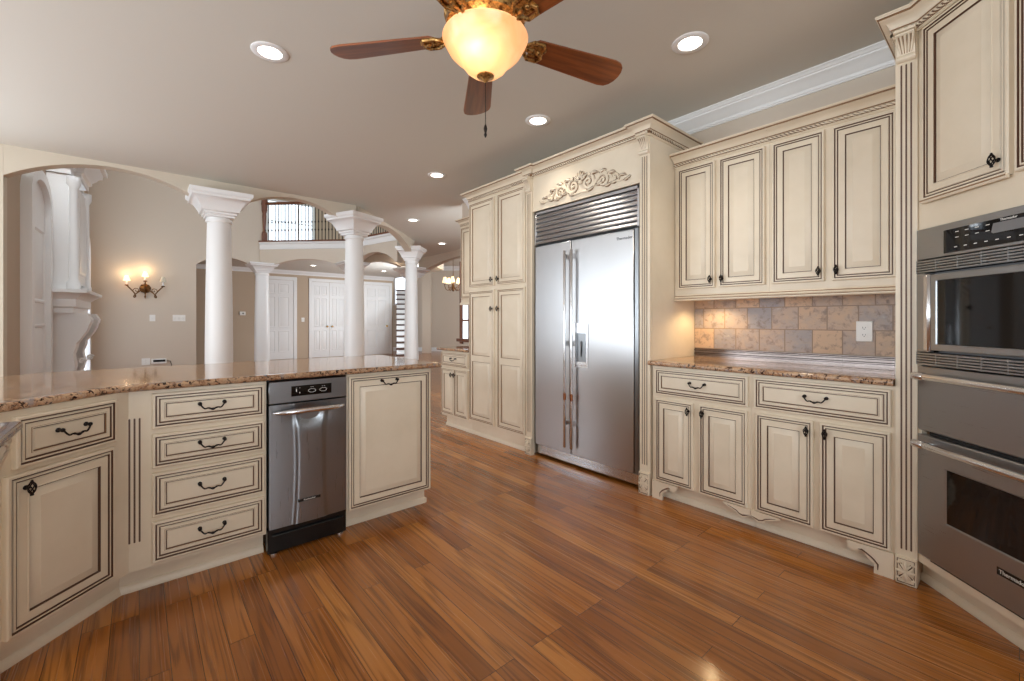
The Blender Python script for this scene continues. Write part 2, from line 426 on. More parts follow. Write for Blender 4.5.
# ------------------------------------------------------------------ hardware
def knob_mesh():                       # upright birdcage knob of twisted iron wires on a stem
    b = MB(); L = .021
    for k in range(6):
        pts = []; rr = []
        for i in range(13):
            u = i/12; a = 2*pi*k/6 + u*2.2; r = .0105*sin(pi*u)**.7 if 0 < u < 1 else 0.002
            pts.append((r*cos(a), -.024+r*sin(a), -L+2*L*u)); rr.append(.0021)
        b.tube(pts, rr, 5)
    for sgn in (-1, 1):
        b.lathe([(.001, 0), (.0048, .001), (.0055, .004), (.0035, .007), (.0042, .009), (.001, .012)], 10, (0, -.024, 0) if False else (0, -.024, sgn*L - (.006 if sgn > 0 else .006)))
    b.lathe([(.008, 0), (.008, -.003), (.004, -.005), (.004, -.016)], 10, (0,0,0), axis='y')
    return b.mesh('knob', [IRON])
def pull_mesh(w=.10):                  # bail pull: two rosettes, drooping twisted bar with a swelling in the middle
    b = MB(); h = w/2
    for sg in (-1, 1):
        b.lathe([(.0085, 0), (.0085, -.003), (.005, -.006), (.004, -.016)], 10, (sg*h, 0, 0), axis='y')
        b.ball((sg*h, -.019, 0), .0075, 0, 10, 6)
    pts = []; rr = []
    N = 28
    for i in range(N+1):
        u = -1+2*i/N; a = abs(u)
        zz = -.022*(1-max(0, (a-.60)/.40)**1.6) if a > .60 else -.022-.003*cos(a/.60*pi*1.5)
        x = u*h
        if a > .8: x = (u/abs(u))*h*(.8+(a-.8)*1.0)
        pts.append((x, -.022-.006*(1-u*u), zz)); rr.append(.0032+.003*math.exp(-(u/.13)**2)+.0012*math.exp(-((a-.3)/.06)**2))
    b.tube(pts, rr, 8)
    return b.mesh('handle', [IRON])
KNOB = knob_mesh(); PULL = pull_mesh(.094)

# ------------------------------------------------------------------ cabinet fronts
def front(b, x0, x1, z0, z1, panels=None, y=0.0, inner=.056, strong=True, drawer=False):
    G = 1 if strong else 2
    R = [(0, y, 0), (0, y-.017, 0), (.004, y-.021, 0), (.011, y-.021, 0), (.0125, y-.015, G), (.0165, y-.015, G),
         (.018, y-.019, 0), (.0235, y-.0195, 0), (.0245, y-.0155, G), (.0285, y-.0155, G), (.031, y-.019, 0)]
    b.rings(x0, x1, z0, z1, R, cap=False)
    f = .031; yf = y-.019
    if drawer: inner = .042
    if panels is None: panels = [(z0+inner, z1-inner)]
    xs = [x0+f, x0+inner, x1-inner, x1-f]
    zs = [z0+f]
    for (a, c) in panels: zs += [a, c]
    zs.append(z1-f)
    for j in range(len(zs)-1):
        for i in range(3):
            if i == 1 and j % 2 == 1: continue
            b.add([(xs[i], yf, zs[j]), (xs[i+1], yf, zs[j]), (xs[i+1], yf, zs[j+1]), (xs[i], yf, zs[j+1])], [(0,1,2,3)], 0)
    for (a, c) in panels:
        if drawer:
            P = [(0, yf, 0), (.001, yf-.002, 2), (.004, yf-.002, 0), (.005, yf+.004, 2), (.008, yf+.004, G), (.011, yf+.001, 0)]
        else:
            P = [(0, yf, 0), (.001, yf-.002, 0), (.004, yf-.002, 0), (.005, yf+.006, G), (.0085, yf+.006, G), (.012, yf+.004, 0), (.036, yf-.001, 0), (.037, yf-.002, 0)]
        b.rings(xs[1], xs[2], a, c, P)
def door(par, x0, x1, z0, z1, knob=None, panels=None, name='door', strong=True, pull=None, drawer=False, y=0.0):
    b = MB(); front(b, x0, x1, z0, z1, panels, y, strong=strong, drawer=drawer)
    d = b.build(name, CM, par)
    if knob:
        put('knob', KNOB, d, (knob[0], y-.019, knob[1]))
    if pull:
        put('handle', PULL, d, (pull[0], y-.019, pull[1]))
    return d
def drawer(par, x0, x1, z0, z1, strong=True, y=0.0):
    return door(par, x0, x1, z0, z1, None, None, 'drawer', strong, ((x0+x1)/2, (z0+z1)/2+.014), True, y)

def flutes(b, x0, x1, z0, z1, y, n=3, w=.006, m=0, g=1):
    """fluted strip: a face at y broken by n dark round-ended grooves"""
    W_ = x1-x0; xs = [x0 + W_*(k+1)/(n+1) for k in range(n)]
    for c in xs:
        pts = [(c-w/2, z0+w/2)] + [(c+w/2*cos(a), z0+w/2+w/2*sin(a)) for a in [pi+pi*i/6 for i in range(1, 6)]] + [(c+w/2, z0+w/2)]
        pts += [(c+w/2, z1-w/2)] + [(c+w/2*cos(a), z1-w/2+w/2*sin(a)) for a in [pi*i/6 for i in range(1, 6)]] + [(c-w/2, z1-w/2)]
        b.prism(pts, y-.0008, y+.004, 'y', g)
        # raised lips either side of the groove give it depth
        for sg in (-1, 1):
            b.prism([(c+sg*w/2, z0), (c+sg*(w/2+.004), z0), (c+sg*(w/2+.004), z1), (c+sg*w/2, z1)], y-.003, y, 'y', m)

def corbel_mesh(w=.075, h=.13, d=.055):         # carved capital with scroll foot
    b = MB()
    prof = [(0, 0), (-.012, 0), (-.020, .006), (-.023, .016), (-.017, .026), (-.012, .032)]
    for i in range(9):
        u = i/8; prof.append((-.014-(d-.014)*(u**1.7), .036+(h-.058)*u))
    prof += [(-d-.004, h-.020), (-d-.004, h-.012), (-d+.002, h-.010), (-d-.008, h-.004), (-d-.008, h), (0, h)]
    b.prism(prof, -w/2+.006, w/2-.006, 'x', 0)
    # acanthus ribs
    for k in (-2, -1, 0, 1, 2):
        pts = []
        for i in range(8):
            u = i/7; pts.append((k*w*.16*(.7+.5*u), -.016-(d-.014)*(u**1.7), .036+(h-.062)*u))
        b.tube(pts, [.003+.002*sin(pi*i/7) for i in range(8)], 6, 0)
    for k in (-1.5, -.5, .5, 1.5):
        pts = []
        for i in range(8):
            u = i/7; pts.append((k*w*.16*(.7+.5*u), -.0148-(d-.014)*(u**1.7), .036+(h-.062)*u))
        b.tube(pts, .0018, 5, 2)
    b.lathe([(.001, -w/2+.004), (.011, -w/2+.004), (.011, w/2-.004), (.001, w/2-.004)], 12, (0, -.014, .014), 0, axis='x')
    b.box(-w/2, w/2, -d-.012, 0, h-.008, h+.006, 0, .002)
    b.box(-w/2+.008, w/2-.008, -d-.002, 0, h-.014, h-.0105, 2)
    return b.mesh('corbel', CM)
def rosette_mesh(w=.076, h=.12, d=.022):        # carved flower block
    b = MB(); b.box(-w/2, w/2, -d, 0, 0, h, 0, .002)
    s_ = min(w, h); cz = h/2
    b.rings(-w/2+.004, w/2-.004, .004, h-.004, [(0, -d, 0), (0, -d-.003, 0), (.003, -d-.003, 0), (.004, -d-.0005, 1), (.006, -d-.0005, 1), (.008, -d-.001, 0)], True, 0)
    for k in range(4):
        a = pi*k/2
        for off, ln, rr in ((0, .035, .0065), (.46, .031, .0045), (-.46, .031, .0045)):
            pts = [(ln*u*cos(a+off*(.4+u))*(w/.076), -d-.004-.004*sin(pi*u), cz+ln*u*sin(a+off*(.4+u))*(h/.1)) for u in [i/6 for i in range(7)]]
            b.tube(pts, [rr*(.35+sin(pi*(.12+.8*i/6))*.75) for i in range(7)], 7, 0)
        a2 = pi/4+pi*k/2
        b.ball((.037*cos(a2)*w/.076, -d-.002, cz+.040*sin(a2)*h/.1), .006, 0, 8, 6)
        for q in (-.30, .30): b.tube([(.014*cos(a2+q), -d-.0012, cz+.014*sin(a2+q)), (.032*cos(a2+q*.8)*w/.076, -d-.0012, cz+.034*sin(a2+q*.8)*h/.1)], .0016, 5, 2)
        b.tube([(.012*cos(a2), -d-.001, cz+.012*sin(a2)), (.034*cos(a2)*w/.076, -d-.001, cz+.036*sin(a2)*h/.1)], .0028, 5, 1)
    b.ball((0, -d-.004, cz), .009, 0, 10, 6)
    return b.mesh('rosette', CM)
CORBEL = corbel_mesh(); ROSETTE = rosette_mesh()

def crown_prof(H, out):
    k = [(0,0),(.10,0),(.10,.05),(.16,.07),(.16,.11),(.13,.13),(.13,.34),(.20,.36),(.26,.40),(.30,.48),(.40,.60),(.56,.70),(.74,.76),(.82,.80),(.82,.85),(.92,.87),(.96,.92),(1,.94),(1,1),(0,1)]
    ms = [0,0,0,0,2,2,0,2,0,0,0,0,0,2,2,0,0,0,0,0]
    return [(a*out, c*H) for a, c in k], ms
def crown(par, path, z, H, out, rope=True, extra=0.0):
    b = MB(); pr, ms = crown_prof(H, out); b.sweep(path, pr, ms, z=z)
    if rope:
        P = [Vector(p) for p in path]
        for i in range(len(P)-1):
            d = (P[i+1]-P[i]); L = d.length
            if L < .05: continue
            d.normalize(); nn = Vector((d.y, -d.x)); o = .13*out+.004
            a = P[i]+nn*o; c = P[i+1]+nn*o
            b.rope((a.x, a.y, z+H*.235), (c.x, c.y, z+H*.235), H*.095, .022, 0, 1)
    return b.build('crown', CM, par)

def toe(par, x0, x1, yb, h=.115, shoe=True, m=CREAM):
    b = MB(); b.box(x0, x1, yb, yb+.02, 0, h, 0)
    if shoe:
        b.prism([(yb, .0), (yb-.014, 0), (yb-.014, .010), (yb-.010, .018), (yb-.006, .030), (yb, .034)], x0, x1, 'x', 0)
    return b.build('toe_kick', [m], par)

# ================================================================== SETTING
XW = 3.245; ZC = 2.74
B0, B1, B2 = Vector((2.12, 11.2)), Vector((3.62, 9.70)), Vector((3.97, 8.08))
C1, C2, C3 = Vector((.687, 5.895)), Vector((2.224, 5.895)), Vector((4.008, 7.679))
b = MB(); b.box(-3.6, 13, -3.5, 19, -.12, 0, 0); struct(b.build('floor', [FLOOR]))
AT = .13                                             # thickness of the arch wall
def poly_prism(name, poly, z0, z1, m):
    bm = bmesh.new(); vs = [bm.verts.new((p[0], p[1], z0)) for p in poly]; f = bm.faces.new(vs)
    r = bmesh.ops.extrude_face_region(bm, geom=[f])
    for g in r['geom']:
        if isinstance(g, bmesh.types.BMVert): g.co.z = z1
    bmesh.ops.triangulate(bm, faces=[q for q in bm.faces if len(q.verts) > 4])
    bmesh.ops.recalc_face_normals(bm, faces=bm.faces)
    me = bpy.data.meshes.new(name); bm.to_mesh(me); bm.free(); me.materials.append(m)
    return put(name, me)
ceil_poly = [(-3.4,-3.3),(5.45,-3.3),(5.45,9.9),(7.1,11.5),(7.1,14.9),(-1.0,14.9),(-1.0,11.36),(2.12,11.36),(B0.x,B0.y),(B1.x,B1.y),(B2.x,B2.y),
             (3.955,7.735),(2.19,5.96),(-.95,5.96),(-3.4,5.96)]
struct(poly_prism('ceiling', ceil_poly, ZC, 2.94, CEIL))
b = MB(); b.box(-1.2, 7.2, 5.8, 15, 5.4, 5.5, 0); struct(b.build('ceiling_family_room', [CEIL]))
b = MB(); b.box(5.45, 13, 3, 19, 3.30, 3.4, 0); struct(b.build('ceiling_hall', [CEIL]))

def wall_with_holes(name, along, p0, p1, z0, z1, th, holes, m):
    """straight wall between plan points; holes (s0,s1,za,zb); the body lies to the left of travel"""
    p0 = Vector(p0); p1 = Vector(p1); L = (p1-p0).length; a = math.atan2((p1-p0).y, (p1-p0).x)
    b = MB(); hs = sorted(holes); s = 0
    for (s0, s1, za, zb) in hs:
        if s0 > s: b.box(s, s0, 0, th, z0, z1)
        if za > z0: b.box(s0, s1, 0, th, z0, za)
        if zb < z1: b.box(s0, s1, 0, th, zb, z1)
        s = s1
    if s < L: b.box(s, L, 0, th, z0, z1)
    return struct(b.build(name, [m], None, (p0.x, p0.y, 0), (0, 0, a)))
def window(name, p0, ang, w, z0, z1, cols, rows, m=WHITE, pane=True, th=.10, bar=.012):
    """framed window with muntins; local x along the wall, local -y into the room"""
    b = MB(); c = .07; mo = 0 if pane is True else -.052
    b.box(-c, 0, -.02, th, z0-c, z1+c, 0, .004); b.box(w, w+c, -.02, th, z0-c, z1+c, 0, .004)
    b.box(0, w, -.02, th, z1, z1+c, 0, .004); b.box(-c-.03, w+c+.03, -.05, th, z0-c*.6, z0, 0, .004)
    for i in range(1, cols):
        xx = w*i/cols; wd = bar*(2.2 if (i % 2 == 0 and cols > 2) else 1); b.box(xx-wd, xx+wd, mo+.02, mo+.05, z0, z1, 0)
    for j in range(1, rows): zz = z0+(z1-z0)*j/rows; b.box(0, w, mo+.022, mo+.048, zz-bar, zz+bar, 0)
    o = struct(b.build(name, [m], None, (p0[0], p0[1], 0), (0, 0, ang)))
    if pane:
        g = MB(); yy = .030 if pane is True else -.010
        g.box(0, w, yy, yy+.006, z0, z1); g.build('pane', [pane if pane is not True else GLASS], o)
    return o
GLASS = bpy.data.materials.new('window_glass'); GLASS.use_nodes = True
nt = GLASS.node_tree; nt.nodes.clear()
o_ = nt.nodes.new('ShaderNodeOutputMaterial'); mx = nt.nodes.new('ShaderNodeMixShader'); tr = nt.nodes.new('ShaderNodeBsdfTransparent'); gl = nt.nodes.new('ShaderNodeBsdfGlossy')
gl.inputs['Roughness'].default_value = .02; mx.inputs[0].default_value = .07
nt.links.new(tr.outputs[0], mx.inputs[1]); nt.links.new(gl.outputs[0], mx.inputs[2]); nt.links.new(mx.outputs[0], o_.inputs[0])

# kitchen shell
b = MB(); b.box(XW, XW+.13, -3.3, 4.80, 0, ZC, 0); struct(b.build('wall_right', [WALL]))
wall_with_holes('wall_back', 'x', (3.3, -3.0), (-3.3, -3.0), 0, ZC, .12, [(1.3+.75, 5.25, .6, 2.5)], WALL)
wall_with_holes('wall_left', 'y', (-3.1, -3.1), (-3.1, 6.0), 0, ZC, .12, [(2.3, 5.9, .55, 2.45), (6.3, 8.5, .55, 2.45)], WALL)
window('window_1', (1.25, -3.0), pi, 3.2, .6, 2.5, 4, 4)
window('window_2', (-3.1, -.8), pi/2, 3.6, .55, 2.45, 4, 4)
window('window_3', (-3.1, 3.2), pi/2, 2.2, .55, 2.45, 2, 4)

# crown along the right wall
def big_crown(path, z1=ZC, H=.115, out=.105):
    k = [(0,0),(.10,0),(.10,.08),(.16,.10),(.20,.18),(.20,.24),(.26,.28),(.42,.46),(.62,.64),(.74,.70),(.76,.78),(.84,.80),(.90,.90),(1,.94),(1,1),(0,1)]
    bb = MB(); bb.sweep(path, [(a*out, z1-H+c*H) for a, c in k]); return bb
struct(big_crown([(XW, 4.64), (XW, -3.0)]).build('trim_1', [WHITE]))

# arch wall: three arches carried by the kitchen columns
def arch_wall(name, p0, p1, th, ztop, spring, apex, m, e0=.12, e1=.12, seg=24, m2=None):
    """wall slab over one segmental arch from p0 to p1 (centre line); e0/e1 = solid ends"""
    p0 = Vector(p0); p1 = Vector(p1); L = (p1-p0).length; a = math.atan2((p1-p0).y, (p1-p0).x)
    hw = (L-e0-e1)/2; cx = e0+hw; rise = apex-spring; R_ = (hw*hw+rise*rise)/(2*rise); cz = apex-R_
    th0 = math.asin(min(1, hw/R_)); low = []
    for i in range(seg+1):
        t_ = -th0+2*th0*i/seg; low.append((cx+R_*sin(t_), cz+R_*cos(t_)))
    b = MB(); pts = [(0, spring)] + low + [(L, spring)]
    vs = []
    for yy in (-th/2, th/2):
        for (x_, z_) in pts: vs.append((x_, yy, z_))
        for (x_, z_) in pts: vs.append((x_, yy, ztop))
    n = len(pts); fs = []
    for i in range(n-1):
        fs.append((i, i+1, n+i+1, n+i)); fs.append((2*n+i, 3*n+i, 3*n+i+1, 2*n+i+1)); fs.append((i, 2*n+i, 2*n+i+1, i+1)); fs.append((n+i, n+i+1, 3*n+i+1, 3*n+i))
    fs += [(0, n, 3*n, 2*n), (n-1, 3*n-1, 4*n-1, 2*n-1)]
    b.add(vs, fs, 0)
    return struct(b.build(name, [m], None, (p0.x, p0.y, 0), (0, 0, a)))
SPR, APX = 2.47, 2.70
arch_wall('wall_arch_1', (-.909, 5.895), C1, AT, ZC+.2, SPR, APX, SOFFIT, .004, .14)
arch_wall('wall_arch_2', C1, C2, AT, ZC+.2, SPR, APX, SOFFIT, .14, .14)
arch_wall('wall_arch_3', C2, C3, AT, ZC+.2, SPR, APX, SOFFIT, .14, .12)
wall_with_holes('wall_pier', 'x', (-3.2, 5.83), (-.91, 5.83), 0, ZC, .15, [(.3, 2.1, .6, 2.4)], SOFFIT)
window('window_8', (-2.9, 5.83), 0, 1.8, .6, 2.4, 2, 3)
b = MB(); b.box(-1.03, -.911, 5.985, 6.34, 0, ZC, 0); struct(b.build('wall_jamb', [TAN]))
b = MB(); b.box(-1.2, 2.3, 5.83, 5.95, 2.945, 5.4, 0); struct(b.build('wall_over_arches', [WALL]))

# family room
SY = 11.2
def arch_opening_wall(name, x0, x1, y, th, z1, hx0, hx1, spring, apex, m, onto_column=False):
    b = MB(); b.box(x0, hx0, y, y+th, 0, z1); b.box(hx1, x1, y, y+th, spring if onto_column else 0, z1)
    seg = 20; hw = (hx1-hx0)/2; cx = (hx0+hx1)/2; rise = apex-spring; R_ = (hw*hw+rise*rise)/(2*rise); cz = apex-R_; t0 = math.asin(hw/R_)
    pts = [(cx+R_*sin(-t0+2*t0*i/seg), cz+R_*cos(-t0+2*t0*i/seg)) for i in range(seg+1)]
    n = len(pts); vs = [(p[0], yy, zz) for yy in (y, y+th) for (p, zz) in [(q, q[1]) for q in pts]+[(q, z1) for q in pts]]
    fs = []
    for i in range(n-1): fs += [(i, i+1, n+i+1, n+i), (2*n+i, 3*n+i, 3*n+i+1, 2*n+i+1), (i, 2*n+i, 2*n+i+1, i+1), (n+i, n+i+1, 3*n+i+1, 3*n+i)]
    b.add(vs, fs); return struct(b.build(name, [m]))
arch_opening_wall('wall_sconce', -1.1, 2.12, SY, .15, 5.4, .906, 1.98, 2.37, 2.56, WALL, True)
FP0, FP1 = Vector((-.93, 6.34)), Vector((-.72, 11.2))
fpa = math.atan2(FP1.y-FP0.y, FP1.x-FP0.x)
b = MB(); L_ = (FP1-FP0).length; b.box(0, L_, 0, .15, 0, 5.4); struct(b.build('wall_fireplace', [TAN], None, (FP0.x, FP0.y, 0), (0, 0, fpa)))
# gallery back wall with its doors
b = MB(); b.box(-1.2, 6.95, 14.7, 14.85, 0, 5.4); struct(b.build('wall_gallery', [TAN]))
b = MB(); b.box(-1.1, -1.0, 11.35, 14.7, 0, ZC); struct(b.build('wall_passage', [TAN]))
struct(big_crown([(-1.0, 14.7), (6.95, 14.7)], ZC, .12, .11).build('trim_2', [WHITE]))

def six_panel(b, x0, x1, z0, z1):
    w = x1-x0; st = .11*min(1, w/.75); mid = .09*min(1, w/.75)
    xs = [(x0+st, x0+w/2-mid/2), (x0+w/2+mid/2, x1-st)]; H = z1-z0
    rows = [(z0+.22*H/2.4, z0+.36*H), (z0+.36*H+.11, z0+.79*H), (z0+.79*H+.09, z1-.11)]
    b.box(x0, x1, -.012, .03, z0, z1, 0)
    for (a, c) in xs:
        for (d, e) in rows: b.rings(a, c, d, e, [(0, -.013, 0), (.004, -.024, 0), (.016, -.024, 0), (.024, -.013, 0), (.03, -.013, 0), (.055, -.020, 0)])
def gallery_door(name, x0, x1, h, leaves, knob_at):
    b = MB(); c = .10
    for (a, d) in ((x0-c, x0), (x1, x1+c)): b.box(a, d, -.03, .0, 0, h+c, 0, .006)
    b.box(x0-c, x1+c, -.032, 0, h, h+c, 0, .006)
    o = struct(b.build(name, [WHITE], None, (0, 14.7, 0)))
    w = (x1-x0)/leaves
    for k in range(leaves):
        l = MB(); six_panel(l, x0+w*k+.004, x0+w*(k+1)-.004, .01, h-.005); lo = l.build('door_leaf', [WHITE], o)
    for kx in knob_at:
        q = MB(); q.lathe([(.03, 0), (.03, -.006), (.012, -.012), (.012, -.03), (.028, -.045), (.026, -.062), (.008, -.07)], 14, (kx, -.025, 1.0), axis='y'); q.build('knob', [BRASS], o)
    return o
gallery_door('door_1', 2.73, 3.64, 2.44, 1, [2.82])
gallery_door('door_2', 4.19, 5.27, 2.44, 2, [4.65, 4.81])
gallery_door('door_3', 5.89, 6.80, 2.44, 1, [6.70])

# balcony fascia with its two arches, white edge band
GA = .14
arch_wall('wall_balcony_1', B0, B1, GA, ZC+.05, 2.36, 2.57, WALL, .10, .10)
arch_wall('wall_balcony_2', B1, B2, GA, ZC+.05, 2.36, 2.63, WALL, .10, .05)
C5 = Vector((5.11, 9.75))
arch_wall('wall_gallery_arch', B1, C5, GA, ZC, 2.36, 2.57, TAN, .10, .10)
bb = MB(); bb.sweep([(B0.x-.12, B0.y-.0), (B0.x, B0.y), (B1.x, B1.y), (B2.x, B2.y)][1:], [(.0, 2.79), (.075, 2.79), (.085, 2.80), (.085, 2.90), (.11, 2.92), (.11, 2.955), (-.1, 2.955), (-.1, 2.79)])
struct(bb.build('trim_3', [WHITE]))

# upstairs window behind the balcony
window('window_4', (2.95, 14.695), 0, 1.25, 3.62, 4.80, 3, 2, WHITE, SKYGLOW, .02)
# hall to the dining room
def arch_in_x(name, x, th, y0, y1, z1, hy0, hy1, spring, apex, m):
    o = arch_opening_wall(name, y0, y1, 0, th, z1, hy0, hy1, spring, apex, m, True)
    o.location = (x, 0, 0); o.rotation_euler = (0, 0, pi/2); o.location.x = x+th
    return o
arch_in_x('wall_hall', 5.30, .15, 3.4, 9.75, 3.3, 5.9, 9.68, 2.38, 2.60, WALL)
fw0, fw1 = Vector((6.3, 17.33)), Vector((12.6, 11.03))
wall_with_holes('wall_stair', 'd', fw0, fw1, 0, 3.4, .12, [], WALL)
struct(big_crown([(6.3, 17.33), (12.6, 11.03)], 3.3, .16, .14).build('trim_4', [WHITE]))
bbd = MB(); bbd.sweep([(6.3, 17.33), (12.6, 11.03)], [(0, 0), (.02, 0), (.02, .12), (.01, .15), (0, .15)]); struct(bbd.build('baseboard_hall', [WHITE]))
wall_with_holes('wall_hall_end', 'd', (7.90, 14.30), (8.14, 14.09), 0, 3.3, .15, [], WALL)
wall_with_holes('wall_dining', 'd', (12.6, 11.1), (8.6, 3.2), 0, 3.4, .12, [], WALL)
wall_with_holes('wall_nook', 'd', (8.6, 3.2), (3.3, 3.2), 0, 3.4, .12, [], WALL)
window('window_5', (-.920, 6.47), fpa, 1.1, 3.70, 5.0, 2, 3, WHITE, SKYGLOW, .02)

# ================================================================== COLUMNS
def column(name, c, top, rad, rot, label, capw, cap_h=.27, group=None):
    t = thing(name, label, 'column', (c[0], c[1], 0), rot, group)
    b = MB(); zc = top-cap_h
    pr = [(rad*1.0, .17), (rad*1.0, .3)] + [(rad*(1-.16*(u**1.8)), .3+(zc-.36)*u) for u in [i/10 for i in range(11)]]
    pr += [(rad*.84, zc-.05), (rad*.93, zc-.045), (rad*.95, zc-.03), (rad*.93, zc-.015), (rad*.85, zc-.01), (rad*.85, zc+.01)]
    b.lathe(pr, 36); b.build('shaft', [WHITE], t)
    b = MB(); b.box(-rad*1.35, rad*1.35, -rad*1.35, rad*1.35, 0, .06, 0, .004)
    b.lathe([(rad*1.32, .06), (rad*1.36, .08), (rad*1.32, .10), (rad*1.14, .115), (rad*1.12, .13), (rad*1.18, .15), (rad*1.05, .17)], 36); b.build('base', [WHITE], t)
    b = MB(); w = capw/2
    prof = [(.42, 0), (.46, .02), (.46, .10), (.52, .12), (.52, .20), (.60, .24), (.62, .34), (.66, .42), (.76, .60), (.88, .70), (.92, .72), (.92, .80), (.97, .84), (1, .88), (1, 1.0)]
    vs = []; fs = []
    for (o, h) in prof:
        q = w*o; vs += [(-q, -q, zc+cap_h*h), (q, -q, zc+cap_h*h), (q, q, zc+cap_h*h), (-q, q, zc+cap_h*h)]
    for j in range(len(prof)-1):
        for k in range(4): fs.append((j*4+k, j*4+(k+1) % 4, j*4+4+(k+1) % 4, j*4+4+k))
    fs += [(0,1,2,3), tuple(range(len(vs)-4, len(vs)))]
    b.add(vs, fs); b.build('capital', [WHITE], t)
    return t
column('column', C1, 2.60, .136, 0, 'white round column nearest the wall sconce, carrying the first two arches', .58)
column('column', C2, 2.60, .134, -pi/8+pi/4-pi/8-pi/8+pi/4, 'tall white column standing in front of the balcony corner', .54)
column('column', C3, 2.60, .130, pi/4, 'white column before the stairs, end of the kitchen arches', .48)
column('column', B0, 2.48, .155, 0, 'slim white column under the newel post of the balcony', .58, .22)
column('column', B1, 2.48, .15, 0, 'gallery column mostly hidden behind the tall column at the balcony corner', .58, .22)
column('column', C5, 2.48, .15, 0, 'gallery column hidden behind the column before the stairs', .70, .24)

# ================================================================== BALCONY RAILING
def railing():
    t = thing('balcony_railing', 'cherry wood balcony railing with dark iron balusters above the gallery arch', 'railing', (0, 0, 0))
    z0 = 2.955
    b = MB(); n = Vector((B0.x+.04, B0.y-.04))
    b.box(n.x-.05, n.x+.05, n.y-.05, n.y+.05, z0, z0+.22, 0, .006)
    b.lathe([(.045, .22), (.05, .235), (.03, .26), (.026, .30), (.036, .42), (.044, .60), (.036, .66), (.05, .70), (.05, .72)], 20, (n.x, n.y, z0))
    b.box(n.x-.052, n.x+.052, n.y-.052, n.y+.052, z0+.72, z0+.98, 0, .006)
    b.lathe([(.06, .98), (.065, .995), (.03, 1.01), (.028, 1.02), (.05, 1.045), (.055, 1.075), (.04, 1.10), (.01, 1.115)], 20, (n.x, n.y, z0))
    b.build('newel_post', [CHERRY], t)
    b = MB(); path = [(B0.x, B0.y), (B1.x, B1.y), (B2.x, B2.y)]
    b.sweep(path, [(-.03, 0), (.03, 0), (.035, .012), (.028, .045), (.012, .06), (-.012, .06), (-.028, .045), (-.035, .012)], z=z0+.86)
    b.build('handrail', [CHERRY], t)
    b = MB(); b.sweep(path, [(-.06, 0), (.125, 0), (.125, .03), (-.06, .03)], z=z0); b.build('bottom_rail', [CHERRY], t)
    m = MB()
    m.box(-.007, .007, -.007, .007, .03, .87)
    for zz in (.28, .46): m.lathe([(.008, zz-.03), (.018, zz), (.008, zz+.03)], 8)
    me = m.mesh('baluster', [IRON])
    for (p, q) in ((B0, B1), (B1, B2)):
        L = (q-p).length; k = int(L/.078)
        for i in range(1, k):
            c = p+(q-p)*(i/k); put('baluster', me, t, (c.x, c.y, z0))
railing()

# ================================================================== FIREPLACE AND FAMILY ROOM
def fireplace():
    t = thing('fireplace', 'white carved fireplace with tall overmantel and dark firebox in the family room', 'fireplace', (FP0.x, FP0.y, 0), fpa)
    # local x runs along the wall away from the camera; the room is on local -y
    X0, X1, D = 1.42, 2.46, -.20
    b = MB(); b.box(X0, X1, D, -.001, 1.55, 3.02, 0, .006); b.box(X0+.14, X1-.14, D-.05, D, 1.66, 2.92, 0, .006)
    b.rings(X0+.24, X1-.24, 1.78, 2.8, [(0, D-.05, 0), (.02, D-.07, 0), (.05, D-.07, 0), (.07, D-.055, 0)])
    for xx in (X0+.05, X1-.05): b.lathe([(.075, 1.56), (.075, 1.66), (.055, 1.70), (.05, 2.85), (.075, 2.90), (.075, 3.0)], 16, (xx, D-.03, 0))
    b.build('overmantel', [WHITE], t)
    b = MB(); b.box(X0+.02, X1-.02, D+.02, -.001, 3.35, 5.38); b.build('chimney_breast', [WHITE], t)
    b = MB(); pr = [(0, 0), (.02, 0), (.02, .06), (.05, .08), (.05, .12), (.08, .16), (.14, .22), (.16, .26), (.20, .27), (.20, .33), (0, .33)]
    b.sweep([(X0, -.001), (X0, D), (X0+.2, D), (X0+.2, D-.07), (X1-.2, D-.07), (X1-.2, D), (X1, D), (X1, -.001)], pr, z=3.02)
    b.build('cornice', [WHITE], t)
    b = MB(); b.sweep([(X0-.05, -.001), (X0-.05, D-.02), (X1+.05, D-.02), (X1+.05, -.001)], [(-.2, 0), (.03, 0), (.03, .06), (.06, .08), (.06, .17), (.08, .19), (.14, .24), (.17, .25), (.17, .29), (-.2, .29)], z=1.28)
    b.box(X0-.04, X1+.04, D, -.001, 1.30, 1.5); b.build('mantel_shelf', [WHITE], t)
    for xx in (X0+.04, X1-.26):
        b = MB(); b.box(xx, xx+.26, D-.02, -.001, 0, .55, 0, .006)
        pts = [(-.001, .50), (D-.03, .50), (D-.05, .60), (D-.03, .75), (D-.06, .86)]
        for i in range(9): u = i/8; pts.append((D-.06-.12*sin(pi*.5*u), .9+.26*u))
        pts += [(D-.20, 1.2), (D-.16, 1.28), (-.001, 1.28)]
        b.prism(pts, xx+.02, xx+.24, 'x', 0)
        for zz, r_ in ((1.18, .06), (.66, .04)):
            b.tube([(xx+.13+.13*sg, D-.10+r_*u*cos(9*u), zz+r_*u*sin(9*u)) for sg in (0,) for u in [i/24 for i in range(25)]], .012, 6)
        b.lathe([(.01, xx+.005), (.065, xx+.005), (.065, xx+.255), (.01, xx+.255)], 14, (0, D-.13, 1.18), axis='x')
        b.build('corbel', [WHITE], t)
    b = MB(); b.box(X0+.28, X1-.25, -.03, -.001, 0, 1.28); b.build('firebox', [BLACK], t)
    b = MB()
    for i in range(3): b.tube([(X0+.36, -.10-.03*i, .2+.07*i), (X1-.34, -.13+.02*i, .22+.06*i)], .05, 10)
    b.box(X0+.34, X1-.34, -.16, -.06, .10, .13); b.build('log_grate', [IRON], t)
fireplace()
